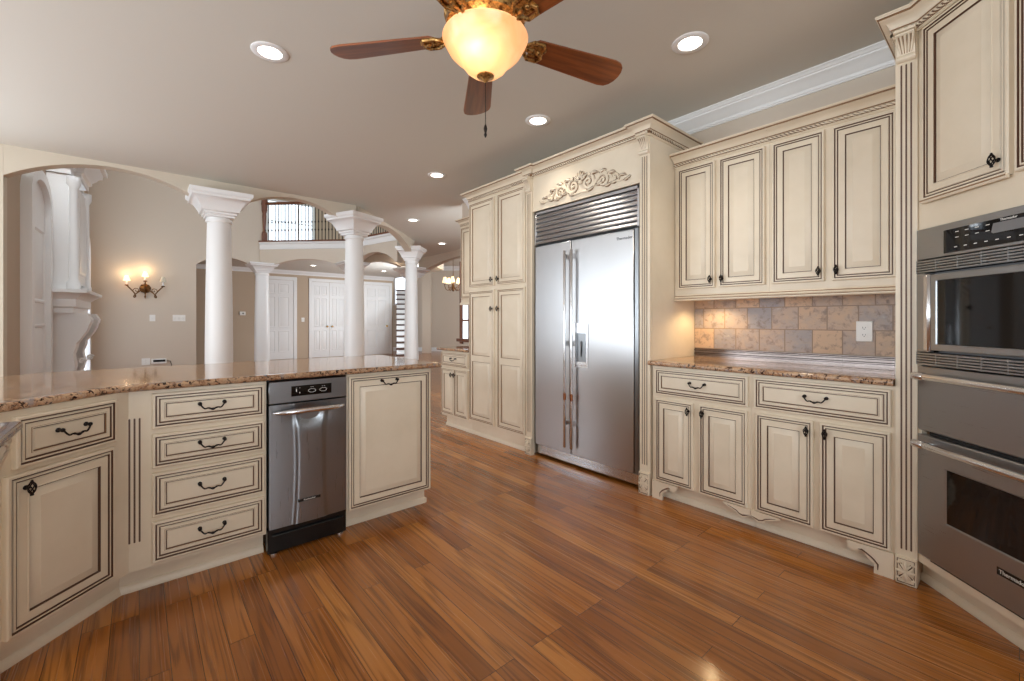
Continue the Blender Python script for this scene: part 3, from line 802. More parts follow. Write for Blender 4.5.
def arched_panel(name, s0, s1, top, label, cat, glassy=False):
    t = thing(name, label, cat, (FP0.x, FP0.y, 0), fpa)
    w = (s1-s0)/2; cx = (s0+s1)/2
    def outline(i, zb):
        r = w-i; return [(cx-r, zb)] + [(cx-r*cos(a), top-w*.66+(r-w*.34)*sin(a)) for a in [pi*k/20 for k in range(21)]] + [(cx+r, zb)]
    b = MB(); A = outline(0, 0); Bq = outline(.11, .02); n = len(A)
    for (y0_, y1_) in ((-.085, 0),):
        vs = [(p[0], y0_, p[1]) for p in A]+[(p[0], y0_, p[1]) for p in Bq]+[(p[0], y1_, p[1]) for p in A]+[(p[0], y1_+(-.03), p[1]) for p in Bq]
        fs = []
        for i in range(n-1): fs += [(i, i+1, n+i+1, n+i), (i, 2*n+i, 2*n+i+1, i+1), (n+i, n+i+1, 3*n+i+1, 3*n+i)]
        b.add(vs, fs)
    b.build('casing', [WHITE], t)
    b = MB(); b.add([(p[0], -.032, p[1]) for p in Bq], [tuple(range(n))]); 
    if not glassy:
        for (za, zb) in ((.25, 1.15), (1.38, top-w-.12)): b.rings(cx-w+.2, cx+w-.2, za, zb, [(0, -.033, 0), (.01, -.055, 0), (.03, -.055, 0), (.05, -.034, 0), (.10, -.05, 0)])
    b.build('panel', [SKYGLOW if glassy else WHITE], t)
    if glassy:
        b = MB()
        b.box(cx-.02, cx+.02, -.05, -.033, 0.02, top-.12)
        for zz in (.5, 1.0, 1.5, 2.0): b.box(cx-w+.1, cx+w-.1, -.05, -.033, zz-.015, zz+.015)
        b.build('muntin', [WHITE], t)
arched_panel('arched_shutter', .26, 1.26, 2.85, 'tall white arched wood shutter on the wall before the fireplace', 'panel')
arched_panel('arched_window', 3.25, 4.45, 2.78, 'bright arched window with white casing beyond the fireplace', 'window', True)

def sconce():
    t = thing('wall_sconce', 'bronze three-arm wall sconce with small pleated shades on the greige wall', 'sconce', (.09, SY, 0))
    z0 = 1.82
    b = MB(); b.lathe([(.001, -.055), (.03, -.05), (.05, -.03), (.085, -.015), (.09, -.0)], 20, (0, 0, z0), axis='y')
    for k in range(8): a = 2*pi*k/8; b.ball((.07*cos(a), -.02, z0+.085*sin(a)), .018, 0, 8, 6)
    b.lathe([(.004, -.20), (.018, -.16), (.006, -.13), (.02, -.08)], 10, (0, -.04, z0)); b.build('backplate', [BRONZE], t)
    for k, (dx, dz, lit) in enumerate(((-.27, .06, 1), (0, .15, 1), (.27, .06, 0))):
        pts = []
        if dx: 
            for i in range(25):
                u = i/24; a = -pi*1.5*u; sg = 1 if dx > 0 else -1
                pts.append((sg*(.04+.23*u+.06*sin(2*pi*u)), -.06-.08*sin(pi*u*.5), z0-.02-.17*sin(pi*u)+.10*u**3*.6))
            pts.append((dx, -.14, z0+dz-.02))
        else: pts = [(0, -.05, z0), (0, -.12, z0+.03), (0, -.14, z0+.08), (0, -.14, z0+dz-.02)]
        b = MB(); b.tube(pts, .011, 8)
        if dx:
            sg = 1 if dx > 0 else -1
            b.tube([(sg*(.13+.05*(1-u)*cos(8*u)), -.13, z0-.05+.05*(1-u)*sin(8*u)) for u in [i/24 for i in range(22)]], .006, 6)
        b.lathe([(.01, dz-.03), (.035, dz-.02), (.03, dz-.01), (.012, dz)], 12, (pts[-1][0], -.14, z0)); ao = b.build('arm', [BRONZE], t)
        c = MB(); c.lathe([(.014, dz), (.014, dz+.09), (.006, dz+.1)], 12, (pts[-1][0], -.14, z0)); c.build('candle', [PLASTIC], ao)
        c = MB(); c.lathe([(.055, dz+.07), (.045, dz+.11), (.028, dz+.175)], 20, (pts[-1][0], -.14, z0), caps=False)
        c.build('shade', [SHADE if lit else IVORY], ao)
        if lit:
            l = bpy.data.lights.new('sconce_bulb', 'POINT'); l.energy = 1.6; l.color = (1, .68, .36); l.shadow_soft_size = .03
            lo = bpy.data.objects.new('sconce_bulb', l); COL.objects.link(lo); lo.parent = t; lo.location = (pts[-1][0], -.14, z0+dz+.20)
sconce()

def plate(name, label, cat, loc, rz, w, h, kind='switch', gangs=1, scale=1):
    t = thing(name, label, cat, loc, rz)
    b = MB(); b.box(-w/2, w/2, -.007, 0, -h/2, h/2, 0, .003); b.build('cover', [PLASTIC], t)
    for g in range(gangs):
        cx = -w/2+w*(g+.5)/gangs
        if kind == 'switch':
            b = MB(); b.prism([(-.0065, -.032), (-.0065, .032), (-.0115, .030), (-.008, -.030)], cx-.016, cx+.016, 'x'); b.build('rocker', [PLASTIC], t)
        else:
            for zz in (-.021, .021):
                b = MB(); b.prism([(cx+.016*cos(a), zz+.0135*sin(a)) for a in [2*pi*k/16 for k in range(16)]], -.0095, -.006, 'y'); s_ = b.build('socket', [PLASTIC], t)
                c = MB(); c.box(cx-.0075, cx-.0055, -.0102, -.009, zz-.003, zz+.006); c.box(cx+.0055, cx+.0075, -.0102, -.009, zz-.002, zz+.005)
                c.prism([(cx+.0025*cos(a), zz-.0075+.0025*sin(a)) for a in [2*pi*k/8 for k in range(8)]], -.0102, -.009, 'y'); c.build('slot', [DARK], s_)
    return t
plate('light_switch', 'small white wall switch below the wall sconce', 'switch', (.20, SY, 1.24), 0, .09, .13)
plate('light_switch', 'wide three-gang white switch plate between the sconce and the arched passage', 'switch', (.62, SY, 1.24), 0, .21, .13, gangs=3)
plate('power_outlet', 'white outlet plate low on the sconce wall above the counter edge', 'outlet', (.10, SY, .38), 0, .13, .13, 'outlet')
plate('light_switch', 'white switch on the tan passage wall beside the near column', 'switch', (1.43, 14.7, 1.27), 0, .09, .13)
plate('light_switch', 'white switch on the tan wall between gallery doors', 'switch', (3.92, 14.7, 1.22), 0, .09, .13)
def soundbox():
    t = thing('media_box', 'small black box with a trailing cord on the sconce wall', 'box', (.30, SY, .38))
    b = MB(); b.box(-.12, .12, -.05, 0, -.05, .05, 0, .008); b.build('body', [PLASTIC], t)
    b = MB(); b.box(-.09, .10, -.056, -.049, -.015, .03, 0, .003); b.build('face', [BLACK], t)
    b = MB(); b.tube([(.12, -.02, 0), (.18, -.02, -.01), (.2, -.02, -.1), (.22, -.02, -.36)], .006, 6); b.build('cord', [BLACK], t)
soundbox()
def thermostat():
    t = thing('thermostat', 'white thermostat on the tan wall left of the slim gallery column', 'thermostat', (2.28, 14.7, 1.40))
    b = MB(); b.box(-.075, .075, -.03, 0, -.055, .055, 0, .008); b.build('body', [PLASTIC], t)
    b = MB(); b.box(-.01, .035, -.033, -.029, -.02, .02); b.build('screen', [GREYPL], t)
thermostat()
def vent():
    t = thing('return_air_vent', 'dark louvered air vent with white frame high on the tan passage wall', 'vent', (1.62, 14.7, 2.22))
    b = MB(); b.rings(-.19, .19, -.21, .21, [(0, 0, 0), (0, -.02, 0), (.05, -.02, 0), (.05, -.004, 0)], cap=False); b.build('frame', [WHITE], t)
    b = MB(); b.box(-.15, .15, -.005, -.002, -.17, .17)
    for k in range(9): b.prism([(-.005, -.15+.036*k), (-.018, -.165+.036*k), (-.014, -.168+.036*k), (-.002, -.155+.036*k)], -.145, .145, 'x')
    b.build('louver', [GREYPL], t)
vent()

# stairs beyond the arches
TREAD = woodmat('dark_tread_wood', srgb(52, 30, 20), srgb(84, 50, 34), .35)
def staircase():
    o = Vector((6.08, 11.91)); t = thing('staircase', 'white staircase with dark wood treads rising behind the far column', 'staircase', (o.x, o.y, 0), -radians(25.7))
    n = 13; rs, run, w = .18, .27, .60
    tm = MB(); tm.box(-w/2-.02, w/2+.02, -.03, run, -.055, 0, 0, .006); tm = tm.mesh('tread', [TREAD])
    rm = MB(); rm.box(-w/2, w/2, 0, .02, 0, rs-.056); rm = rm.mesh('riser', [WHITE])
    for k in range(n):
        put('riser', rm, t, (0, run*k, rs*k)); put('tread', tm, t, (0, run*k, rs*(k+1)))
    for sg in (-1, 1):
        b = MB(); pts = [(-.02, 0)]
        for k in range(n): pts += [(run*k-.02, rs*(k+1)-.04), (run*(k+1)-.02, rs*(k+1)-.04)]
        pts += [(run*n, 0)]
        b.prism(pts, sg*w/2, sg*(w/2-.03), 'x'); b.build('stringer', [WHITE], t)
    b = MB(); b.prism([(-.28, 0), (-.28, .10), (-.16, .14), (-.06, .26), (.02, .42), (.20, .50), (.20, 0)], w/2, w/2+.03, 'x'); b.build('skirt_board', [WHITE], t)
staircase()
window('window_6', (7.66, 15.97), -pi/4, .42, 1.85, 2.95, 1, 2, WHITE, SKYGLOW, .0)

window('hall_fill_window', (5.0, 3.2), pi, 1.4, .6, 2.4, 2, 3, WHITE, SKYGLOW, .0)  # unseen glowing window, added only to brighten the hall
# chandelier in the dining room
def chandelier():
    c = Vector((7.05, 10.9)); t = thing('chandelier', 'small bronze chandelier with lit cream shades in the room past the hall', 'chandelier', (c.x, c.y, 0), .3)
    b = MB(); b.lathe([(.01, 2.05), (.04, 2.09), (.02, 2.14), (.05, 2.2), (.03, 2.28), (.012, 2.36), (.010, 2.6)], 14); b.tube([(0, 0, 2.55), (0, 0, 3.28)], .008, 6)
    b.lathe([(.05, 3.30), (.06, 3.28), (.02, 3.24)], 14); b.build('stem', [BRONZE], t)
    for k in range(5):
        a = 2*pi*k/5; R_ = .25
        P = lambda r, z: (r*cos(a), r*sin(a), z)
        b = MB(); b.tube([P(.02, 2.2), P(.08, 2.12), P(.16, 2.08), P(.22, 2.12), P(R_, 2.2), P(R_, 2.26)], .010, 8)
        b.tube([P(.12+.04*(1-u)*cos(7*u), 2.16+.04*(1-u)*sin(7*u)) for u in [i/20 for i in range(19)]], .006, 6)
        b.lathe([(.008, 2.25), (.035, 2.265), (.012, 2.275)], 10, (R_*cos(a), R_*sin(a), 0)); ao = b.build('arm', [BRONZE], t)
        q = MB(); q.lathe([(.013, 2.27), (.013, 2.36)], 10, (R_*cos(a), R_*sin(a), 0)); q.build('candle', [PLASTIC], ao)
        q = MB(); q.lathe([(.075, 2.31), (.06, 2.37), (.035, 2.47)], 18, (R_*cos(a), R_*sin(a), 0), caps=False); q.build('shade', [SHADE], ao)
    l = bpy.data.lights.new('chandelier_bulbs', 'POINT'); l.energy = 10; l.color = (1, .75, .45); l.shadow_soft_size = .2
    lo = bpy.data.objects.new('chandelier_bulbs', l); COL.objects.link(lo); lo.parent = t; lo.location = (0, 0, 2.52)
chandelier()

# ================================================================== CEILING LIGHTS
DL = [((.576, 2.829), 'recessed ceiling light above the drawers, left of the fan', 'kitchen'),
      ((2.347, 1.203), 'recessed ceiling light in front of the wall cabinets', 'kitchen'),
      ((2.356, 2.438), 'recessed ceiling light in front of the refrigerator crown', 'kitchen'),
      ((2.416, 4.051), 'recessed ceiling light in front of the tall pantry', 'kitchen'),
      ((3.211, 6.097), 'small recessed ceiling light near the last arch of the kitchen', 'hall'),
      ((4.628, 7.565), 'farthest recessed ceiling light before the hall header', 'hall'),
      ((4.663, 9.545), 'recessed light under the balcony near the far column capital', 'gallery'),
      ((3.71, 12.92), 'recessed gallery light above the narrow six-panel double doors', 'gallery'),
      ((5.8, 12.9), 'recessed gallery light inside the second gallery arch', 'gallery')]
rm = MB(); rm.lathe([(.062, -.001), (.064, -.006), (.092, -.007), (.098, -.003), (.098, 0)], 32, caps=False); rm.lathe([(.062, -.001), (.056, .002)], 32, caps=False); RING = rm.mesh('trim_ring', [WHITE])
rm = MB(); rm.add([(.063*cos(2*pi*k/32), .063*sin(2*pi*k/32), -.002) for k in range(32)], [tuple(range(32))]); LENSM = rm.mesh('lens', [LENS])
for (p, lab, gr) in DL:
    t = thing('recessed_light', lab, 'ceiling light', (p[0], p[1], ZC), 0, 'recessed ceiling lights')
    put('trim_ring', RING, t); put('lens', LENSM, t)
    l = bpy.data.lights.new('downlight', 'SPOT'); l.energy = 30 if gr == 'kitchen' else 10; l.color = (1, .90, .76); l.spot_size = radians(100); l.spot_blend = .9; l.shadow_soft_size = .07
    lo = bpy.data.objects.new('downlight', l); COL.objects.link(lo); lo.parent = t; lo.location = (0, 0, -.012)

# ================================================================== CEILING FAN
def fan():
    FX, FY = 1.106, 1.462
    t = thing('ceiling_fan', 'five-blade ceiling fan with a glowing amber glass bowl and antique gold motor', 'ceiling fan', (FX, FY, 0))
    zb = 2.38
    b = MB(); b.lathe([(.075, ZC), (.08, ZC-.03), (.05, ZC-.07), (.02, ZC-.08), (.014, ZC-.085), (.014, zb+.20)], 28); b.build('downrod', [GOLD], t)
    b = MB(); b.lathe([(.03, zb+.21), (.075, zb+.20), (.10, zb+.17), (.125, zb+.13), (.155, zb+.10), (.165, zb+.06), (.155, zb+.03), (.165, zb+.03), (.14, zb+.022), (.10, zb+.016), (.095, zb+.008), (.12, zb+.004), (.06, zb+.002)], 40)
    for k in range(16):
        a = 2*pi*k/16; b.tube([((.125+.042*sin(pi*u))*cos(a+.12*sin(6*u)), (.125+.042*sin(pi*u))*sin(a+.12*sin(6*u)), zb+.15-.11*u) for u in [i/8 for i in range(9)]], .010, 6)
    b.build('motor_housing', [GOLD], t)
    # bowl
    b = MB(); b.lathe([(.150, zb+.000), (.176, zb-.008), (.180, zb-.016), (.175, zb-.028), (.163, zb-.050), (.152, zb-.070), (.135, zb-.088), (.112, zb-.106), (.098, zb-.122), (.084, zb-.142), (.062, zb-.160), (.03, zb-.172), (.002, zb-.175)], 48, caps=False)
    b.build('glass_bowl', [GLOBE], t)
    b = MB(); b.lathe([(.036, zb-.166), (.036, zb-.174), (.020, zb-.180), (.012, zb-.190), (.004, zb-.198)], 20); b.build('finial', [GOLD], t)
    b = MB()
    for i in range(40): b.ball((.0, 0, zb-.197-.0045*i), .0022, 0, 6, 4)
    b.lathe([(.002, -.175), (.006, -.185), (.008, -.195), (.005, -.208), (.004, -.212), (.007, -.220), (.002, -.232)], 10, (0, 0, zb-.197)); b.build('pull_chain', [IRON], t)
    az = math.atan2(cos(radians(40.6)), sin(radians(40.6)))
    R0, R1, w = .215, .70, .078
    out = []
    for i in range(9): u = i/8; out.append((R0+.02+(R1-.09-R0)*u, -(w*(.72+.28*u))))
    for k in range(1, 8): a = -pi/2+pi*k/8; out.append((R1-.07+.07*cos(a)**.75 if cos(a) > 0 else R1-.07, w*sin(a)*1.0))
    for i in range(9): u = 1-i/8; out.append((R0+.02+(R1-.09-R0)*u, (w*(.72+.28*u))))
    out.append((R0, w*.5)); out.append((R0, -w*.5))
    bm_ = MB(); bm_.prism(out, -.004, .004, 'z'); blade = bm_.mesh('blade', [BLADE])
    ir = MB(); ir.tube([(.13, 0, .03), (.17, 0, .012), (.20, 0, -.004), (.23, 0, -.008)], [.016, .013, .012, .012], 8)
    for sg in (-1, 1): ir.tube([(.18, sg*.01, -.008), (.215, sg*.045, -.008), (.26, sg*.045, -.008), (.275, sg*.02, -.009), (.262, 0, -.009)], [.010, .009, .009, .009, .006], 8)
    ir.ball((.25, 0, -.008), .012); ir.box(.21, .28, -.03, .03, -.006, -.003, 0, .001); iron = ir.mesh('blade_iron', [GOLD])
    for k in range(5):
        a = az - radians(-7.8) - 2*pi*k/5
        bl = put('blade', blade, t, (0, 0, zb), (0, 0, 0)); bl.rotation_euler = (Matrix.Rotation(a, 3, 'Z') @ Matrix.Rotation(radians(-13), 3, 'X')).to_euler()
        put('blade_iron', iron, bl)
    l = bpy.data.lights.new('fan_bulb', 'POINT'); l.energy = .72; l.color = (1, .76, .50); l.shadow_soft_size = .03
    lo = bpy.data.objects.new('fan_bulb', l); COL.objects.link(lo); lo.parent = t; lo.location = (-.060, -.035, zb-.070)
fan()

# ================================================================== RIGHT WALL CABINETS
RZ = -pi/2
XF = 2.63
def base_unit(name, label, y1, y0, foot):
    """unit on the right wall from world Y=y1 (seen on the left) down to y0; local x = y1 - Y, local y = X - 2.63"""
    t = thing(name, label, 'cabinet', (XF, y1, 0), RZ, 'base cabinets under the granite by the wall'); w = y1-y0
    b = MB(); b.box(0, w, 0, .61, .115, .883, 0); b.build('carcass', CM, t)
    toe(t, 0, w, .065)
    return t, w
def foot_bracket(par, x0, x1, flip, zt=.117):
    """scrolled foot: leg at x0 side reaching the floor, arm tapering towards x1"""
    L = x1-x0; P = lambda u, z: ((x0+L*u) if not flip else (x1-L*u), z)
    pts = [P(0, 0), P(.42, 0), P(.42, .025), P(.40, .045)]
    for i in range(7): a = pi/2*i/6; pts.append(P(.40+.30*sin(a)*.75, .045+.034*(1-cos(a)) + .012*sin(a)))
    pts += [P(.70, .086), P(.80, .080), P(.88, .078), P(.95, .086), P(1.0, .102), P(1.0, zt), P(0, zt)]
    b = MB(); b.prism(pts, -.018, .0, 'y', 0)
    arc = [P(.34, .02), P(.335, .045)] + [P(.335+.34*sin(pi/2*i/6), .045+.048*sin(pi/2*i/6)**.7) for i in range(1, 7)] + [P(.76, .090)]
    b.tube([(p[0], -.0185, p[1]) for p in arc], [.0015]+[.0035]*(len(arc)-2)+[.0012], 6, 1)
    return b.build('foot_bracket', CM, par)
def half_scroll(par, xc, dirn, ln=.15, zt=.117):
    P = lambda u, z: (xc+dirn*ln*u, z)
    pts = [P(0, zt), P(0, .084), P(.12, .070), P(.28, .060), P(.42, .066), P(.52, .080), P(.62, .088), P(.80, .096), P(1, .112), P(1, zt)]
    b = MB(); b.prism(pts, -.018, 0, 'y', 0)
    b.tube([(p[0], -.0185, p[1]) for p in [P(.02, .086), P(.14, .080), P(.28, .073), P(.40, .078), P(.50, .090), P(.68, .100), P(.84, .106)]], [.001, .003, .0035, .003, .003, .002, .001], 6, 1)
    return b.build('scroll_bracket', CM, par)
uA, w = base_unit('base_cabinet', 'cream base cabinet with one drawer and two doors beside the refrigerator pilaster', 1.61, .986, 'L')
X = lambda y: 1.61-y
drawer(uA, X(1.583), X(1.001), .692, .865)
door(uA, X(1.581), X(1.322), .122, .667, (X(1.322)-.026, .615)); door(uA, X(1.283), X(1.004), .122, .667, (X(1.283)+.026, .615))
foot_bracket(uA, X(1.605), X(1.43), False); half_scroll(uA, X(.9865), -1)
uB, w = base_unit('base_cabinet', 'cream base cabinet with one drawer and two doors next to the ovens', .985, .368, 'R')
X2 = lambda y: .985-y
drawer(uB, X2(.968), X2(.382), .692, .865)
door(uB, X2(.960), X2(.686), .122, .667, (X2(.686)-.026, .615)); door(uB, X2(.658), X2(.384), .122, .667, (X2(.658)+.026, .615))
foot_bracket(uB, X2(.545), X2(.371), True); half_scroll(uB, X2(.9845), 1)

def counter_edge_prof(zb, zt, o):
    h = zt-zb
    return [(0, zb), (o-.012, zb), (o-.004, zb+h*.12), (o, zb+h*.35), (o, zb+h*.65), (o-.004, zb+h*.9), (o-.012, zt), (0, zt)]
def slab(name, poly, edge, zb, zt, m, label, cat='countertop', ov=.03):
    """stone top: plan polygon inset by ov plus a rounded nosing swept along the listed edge path"""
    b = MB(); b.prism(poly, zb, zt, 'z', 0)
    b.sweep(edge, counter_edge_prof(zb, zt, ov), sm=False)
    o = b.build(name, [m]); tag(o, label, cat); return o
slab('countertop', [(2.61, 1.618), (2.61, .372), (XW-.001, .372), (XW-.001, 1.618)], [(2.61, 1.618), (2.61, .372)], .884, .915, GRANITE,
     'brown speckled granite counter under the tile backsplash')
# backsplash
def backsplash():
    b = MB(); b.box(XW-.012, XW-.001, .30, 1.62, .974, 1.36, 0); o = struct(b.build('backsplash', [TILE]))
    for i, (a, c) in enumerate(((1.62, 1.335), (1.333, 1.02), (1.018, .70), (.698, .33))):
        l = MB(); pr = [(0, 0), (.010, 0), (.010, .012), (.019, .016), (.019, .022), (.010, .026), (.010, .040), (.019, .044), (.019, .050), (.010, .054), (.010, .058), (0, .058)]
        l.sweep([(XW-.001, a), (XW-.001, c)], [(p[0], p[1]) for p in pr], z=.9155); l.build('metal_liner', [LINER], o)
backsplash()
plate('power_outlet', 'white double outlet on the tile backsplash', 'outlet', (XW-.013, .592, 1.119), RZ, .078, .12, 'outlet')

# wall cabinets
def upper(label, y1, y0, doors, first):
    t = thing('wall_cabinet', label, 'cabinet', (2.94, y1, 0), RZ, 'wall cabinets above the backsplash'); w = y1-y0
    b = MB(); b.box(0, w, 0, .30, 1.352, 2.275, 0)
    b.build('carcass', CM, t)
    for (a, c, side) in doors:
        kx = (y1-c)-.024 if side == 'R' else (y1-a)+.024
        door(t, y1-a, y1-c, 1.405, 2.256, (kx, 1.462))
    b = MB(); b.sweep([(0, 0), (w, 0)], [(-.02, 0), (.012, 0), (.018, .006), (.018, .012), (.010, .017), (.014, .023), (.010, .030), (.004, .036), (0, .046), (-.02, .046)], [0,0,0,2,0,0,2,0,0,0], z=1.322)
    b.box(0, w, .0, .30, 1.345, 1.352); b.build('light_rail', CM, t)
    crown(t, [(0, 0), (w, 0)], 2.272, .088, .085)
    return t
upper('cream wall cabinet pair nearest the refrigerator surround', 1.618, .999, ((1.589, 1.328, 'R'), (1.299, 1.021, 'L')), True)
upper('cream wall cabinet pair nearest the oven tower', .998, .366, ((.981, .714, 'R'), (.679, .408, 'L')), False)
l = bpy.data.lights.new('under_cabinet_puck', 'SPOT'); l.energy = 7; l.color = (1, .72, .38); l.shadow_soft_size = .02; l.spot_size = radians(150); l.spot_blend = .6
puck = MB(); puck.lathe([(.032, 1.345), (.032, 1.337), (.026, 1.335)], 20, (3.08, 1.42, 0)); po = puck.build('puck_light', [CHROME]); tag(po, 'round puck light under the wall cabinet nearest the refrigerator', 'light')
lo = bpy.data.objects.new('under_cabinet_puck', l); COL.objects.link(lo); lo.parent = po; lo.location = (3.08, 1.42, 1.33)

# refrigerator surround
def pilaster(par, x0, x1, y, z1=2.44, zc=2.315, rz=.118, flz=.2):
    b = MB(); b.box(x0, x1, y, y+.03, 0, z1, 0); flutes(b, x0+.004, x1-.004, flz, zc-.012, y, 3, .0065); p = b.build('pilaster', CM, par)
    w = x1-x0
    put('corbel', CORBEL, p, ((x0+x1)/2, y, zc), (0, 0, 0), (w/.075, .85, (z1-zc)/.13)); put('rosette', ROSETTE, p, ((x0+x1)/2, y+.008, 0), (0, 0, 0), (w/.076, 1, rz/.12))
    return p
def surround():
    Y1 = 2.865; t = thing('refrigerator_surround', 'cream refrigerator surround with fluted pilasters, carved scroll frieze and crown', 'cabinet', (XF, Y1, 0), RZ)
    X = lambda y: Y1-y
    pilaster(t, 0.002, X(2.787), -.012, rz=.15); pilaster(t, X(1.703), X(1.624), -.012, rz=.15)
    b = MB(); b.box(0.002, .035, .02, .61, 0, 2.44); b.build('side_panel', CM, t)
    b = MB(); b.box(X(1.66), X(1.624), .02, .61, 0, 2.44); b.build('side_panel', CM, t)
    b = MB(); b.box(.036, X(1.661), .0, .02, 2.138, 2.44); b.box(.036, X(1.661), .02, .61, 2.40, 2.44); b.build('frieze', CM, t)
    x1 = X(1.624)
    crown(t, [(0.002, 0), (0.002, -.022), (.082, -.022), (.082, 0), (X(1.703)-.004, 0), (X(1.703)-.004, -.022), (x1, -.022), (x1, .61)], 2.432, .098, .070)
    # carved applique
    b = MB(); cx = X(2.235); cz = 2.245; ey = -.004
    def spiral(x, z, r, a0, turns, sg, r0, n=26):
        pts = []; rr = []
        for i in range(n+1):
            u = i/n; a = a0+sg*turns*2*pi*u; q = r*(1-.88*u)
            pts.append((x+q*cos(a), ey-.008*u, z+q*sin(a))); rr.append(r0*(1-.55*u))
        b.tube(pts, rr, 7, 0); b.ball((pts[-1][0], ey-.008, pts[-1][2]), r0*.9, 0, 8, 6)
        b.tube([(p[0], p[1]+.008, p[2]) for p in pts], [q*1.28 for q in rr], 7, 2)
    def leaf(x, z, ln, ang, w_, bend=0.0):
        pts = []; rr = []
        for i in range(9):
            u = i/8; a = ang+bend*u; pts.append((x+ln*u*cos(a), ey-.010*sin(pi*u), z+ln*u*sin(a))); rr.append(w_*sin(pi*(.12+.86*u))+.0015)
        b.tube(pts, rr, 7, 0)
        b.tube([(p[0], p[1]-w_*.9, p[2]+.001) for p in pts], .0022, 5, 1)
        b.tube([(p[0], p[1]+.007, p[2]) for p in pts], [q*1.3 for q in rr], 7, 2)
    for sg in (-1, 1):
        S = lambda d: cx+sg*d
        am = (lambda a: a) if sg > 0 else (lambda a: pi-a)
        spiral(S(.075), cz+.005, .060, am(pi*.5), 1.6, -sg, .013)
        spiral(S(.215), cz-.015, .055, am(pi*.9), 1.6, -sg, .012)
        spiral(S(.325), cz-.03, .036, am(pi*.6), 1.4, -sg, .009)
        b.tube([(S(.0), ey, cz-.055), (S(.06), ey, cz-.062), (S(.13), ey, cz-.03), (S(.17), ey, cz+.03), (S(.23), ey, cz+.045), (S(.28), ey, cz+.01), (S(.33), ey, cz-.055), (S(.40), ey, cz-.05), (S(.45), ey, cz-.062)], [.010, .012, .012, .010, .011, .010, .009, .008, .003], 7, 0)
        for (d, z_, ln, a, w_, bd) in ((.02, .03, .07, 1.2, .012, -.5), (.10, .05, .07, .9, .012, -.8), (.15, -.03, .08, -.3, .011, .5), (.19, .04, .06, 1.0, .011, -.7), (.26, .02, .07, .6, .011, -.7), (.29, -.05, .07, -.2, .010, .4), (.36, -.02, .06, .5, .009, -.6), (.40, -.06, .06, .1, .008, .3), (.06, -.055, .07, -.25, .010, .5), (.23, -.06, .06, -.2, .010, .4)):
            leaf(S(d), cz+z_, ln, am(a), w_, bd*sg)
    for k in range(-3, 4): leaf(cx, cz+.035, .075-.006*abs(k), pi/2+k*.42, .010, 0)
    b.ball((cx, ey-.008, cz+.02), .017, 0, 10, 6)
    b.build('carved_applique', CM, t)
    return t
surround()

# refrigerator
def fridge():
    Y1 = 2.782; X0 = 2.665; t = thing('refrigerator', 'stainless steel side-by-side refrigerator with grille top and door dispenser', 'refrigerator', (X0, Y1, 0), RZ)
    X = lambda y: Y1-y; w = X(1.718)
    b = MB(); b.box(.004, w-.004, .03, .575, .015, 2.13, 0); b.build('body', [GREYPL], t)
    def pan(x0, x1, z0, z1, name, par):
        b = MB(); b.box(x0, x1, -.022, .03, z0, z1, 0, .004)
        return b.build(name, [STEEL], par)
    xs = X(2.352)
    d1 = pan(.012, xs-.003, .105, 1.828, 'freezer_door', t); d2 = pan(xs+.003, w-.05, .105, 1.828, 'refrigerator_door', t)
    # right side trim strip and kick
    b = MB(); b.box(w-.046, w-.012, -.016, .03, .105, 1.835, 0, .003); b.build('side_trim', [STEEL_V], t)
    b = MB(); b.box(.012, w-.012, .005, .03, .02, .098, 0, .003); b.build('kick_plate', [CHROME], t)
    for dr, xx in ((d1, xs-.036), (d2, xs+.036)):
        b = MB(); b.lathe([(.009, .16), (.0115, .165), (.0115, 1.745), (.009, 1.75)], 14, (xx, -.060, 0))
        for zz in (.36, 1.0, 1.70): b.box(xx-.009, xx+.009, -.062, -.021, zz-.02, zz+.02, 0, .004)
        h_ = b.build('handle', [CHROME], dr)
        c = MB(); c.lathe([(.0125, .545), (.0125, .60)], 14, (xx, -.060, 0)); c.build('copper_collar', [COPPER], h_)
    # dispenser
    dx0, dx1, dz0, dz1 = X(2.315), X(2.175), .815, 1.16
    b = MB(); b.rings(dx0, dx1, dz0, dz1, [(0, -.022, 0), (0, -.030, 0), (.016, -.030, 0), (.018, -.024, 0)], cap=False)
    b.box(dx0+.016, dx1-.016, -.0285, -.0225, dz1-.075, dz1-.016, 0); b.box(dx0+.016, dx1-.016, -.034, -.0225, dz0+.016, dz0+.045, 0, .002)
    dp = b.build('dispenser', [CHROME], d2)
    b = MB(); b.box(dx0+.019, dx1-.019, -.0235, -.0222, dz0+.045, dz1-.075); b.build('niche', [STEEL_V], dp)
    b = MB(); b.prism([(dx0+.06, 1.02), (dx0+.075, .90), (dx1-.075, .90), (dx1-.06, 1.02)], -.030, -.0235, 'y'); b.build('lever', [GREYPL], dp)
    # grille
    b = MB(); b.box(.004, w-.004, .012, .03, 1.845, 2.128); 
    n = 7
    b.build('grille_back', [DARK], t)
    b = MB(); b.box(.004, .022, -.022, .03, 1.842, 2.13, 0, .002); b.box(w-.022, w-.004, -.022, .03, 1.842, 2.13, 0, .002); b.box(.004, w-.004, -.022, .03, 2.106, 2.13, 0, .002)
    for k in range(n):
        z0 = 1.846+k*.0372
        b.prism([(.012, z0+.0), (-.016, z0+.002), (-.021, z0+.006), (-.014, z0+.030), (-.008, z0+.034), (.012, z0+.0345)], .022, w-.022, 'x')
    b.build('grille', [STEEL], t)
    lettering('Thermador', .030, BLACK, d2, (X(1.845), -.0225, 1.775), name='nameplate')
fridge()

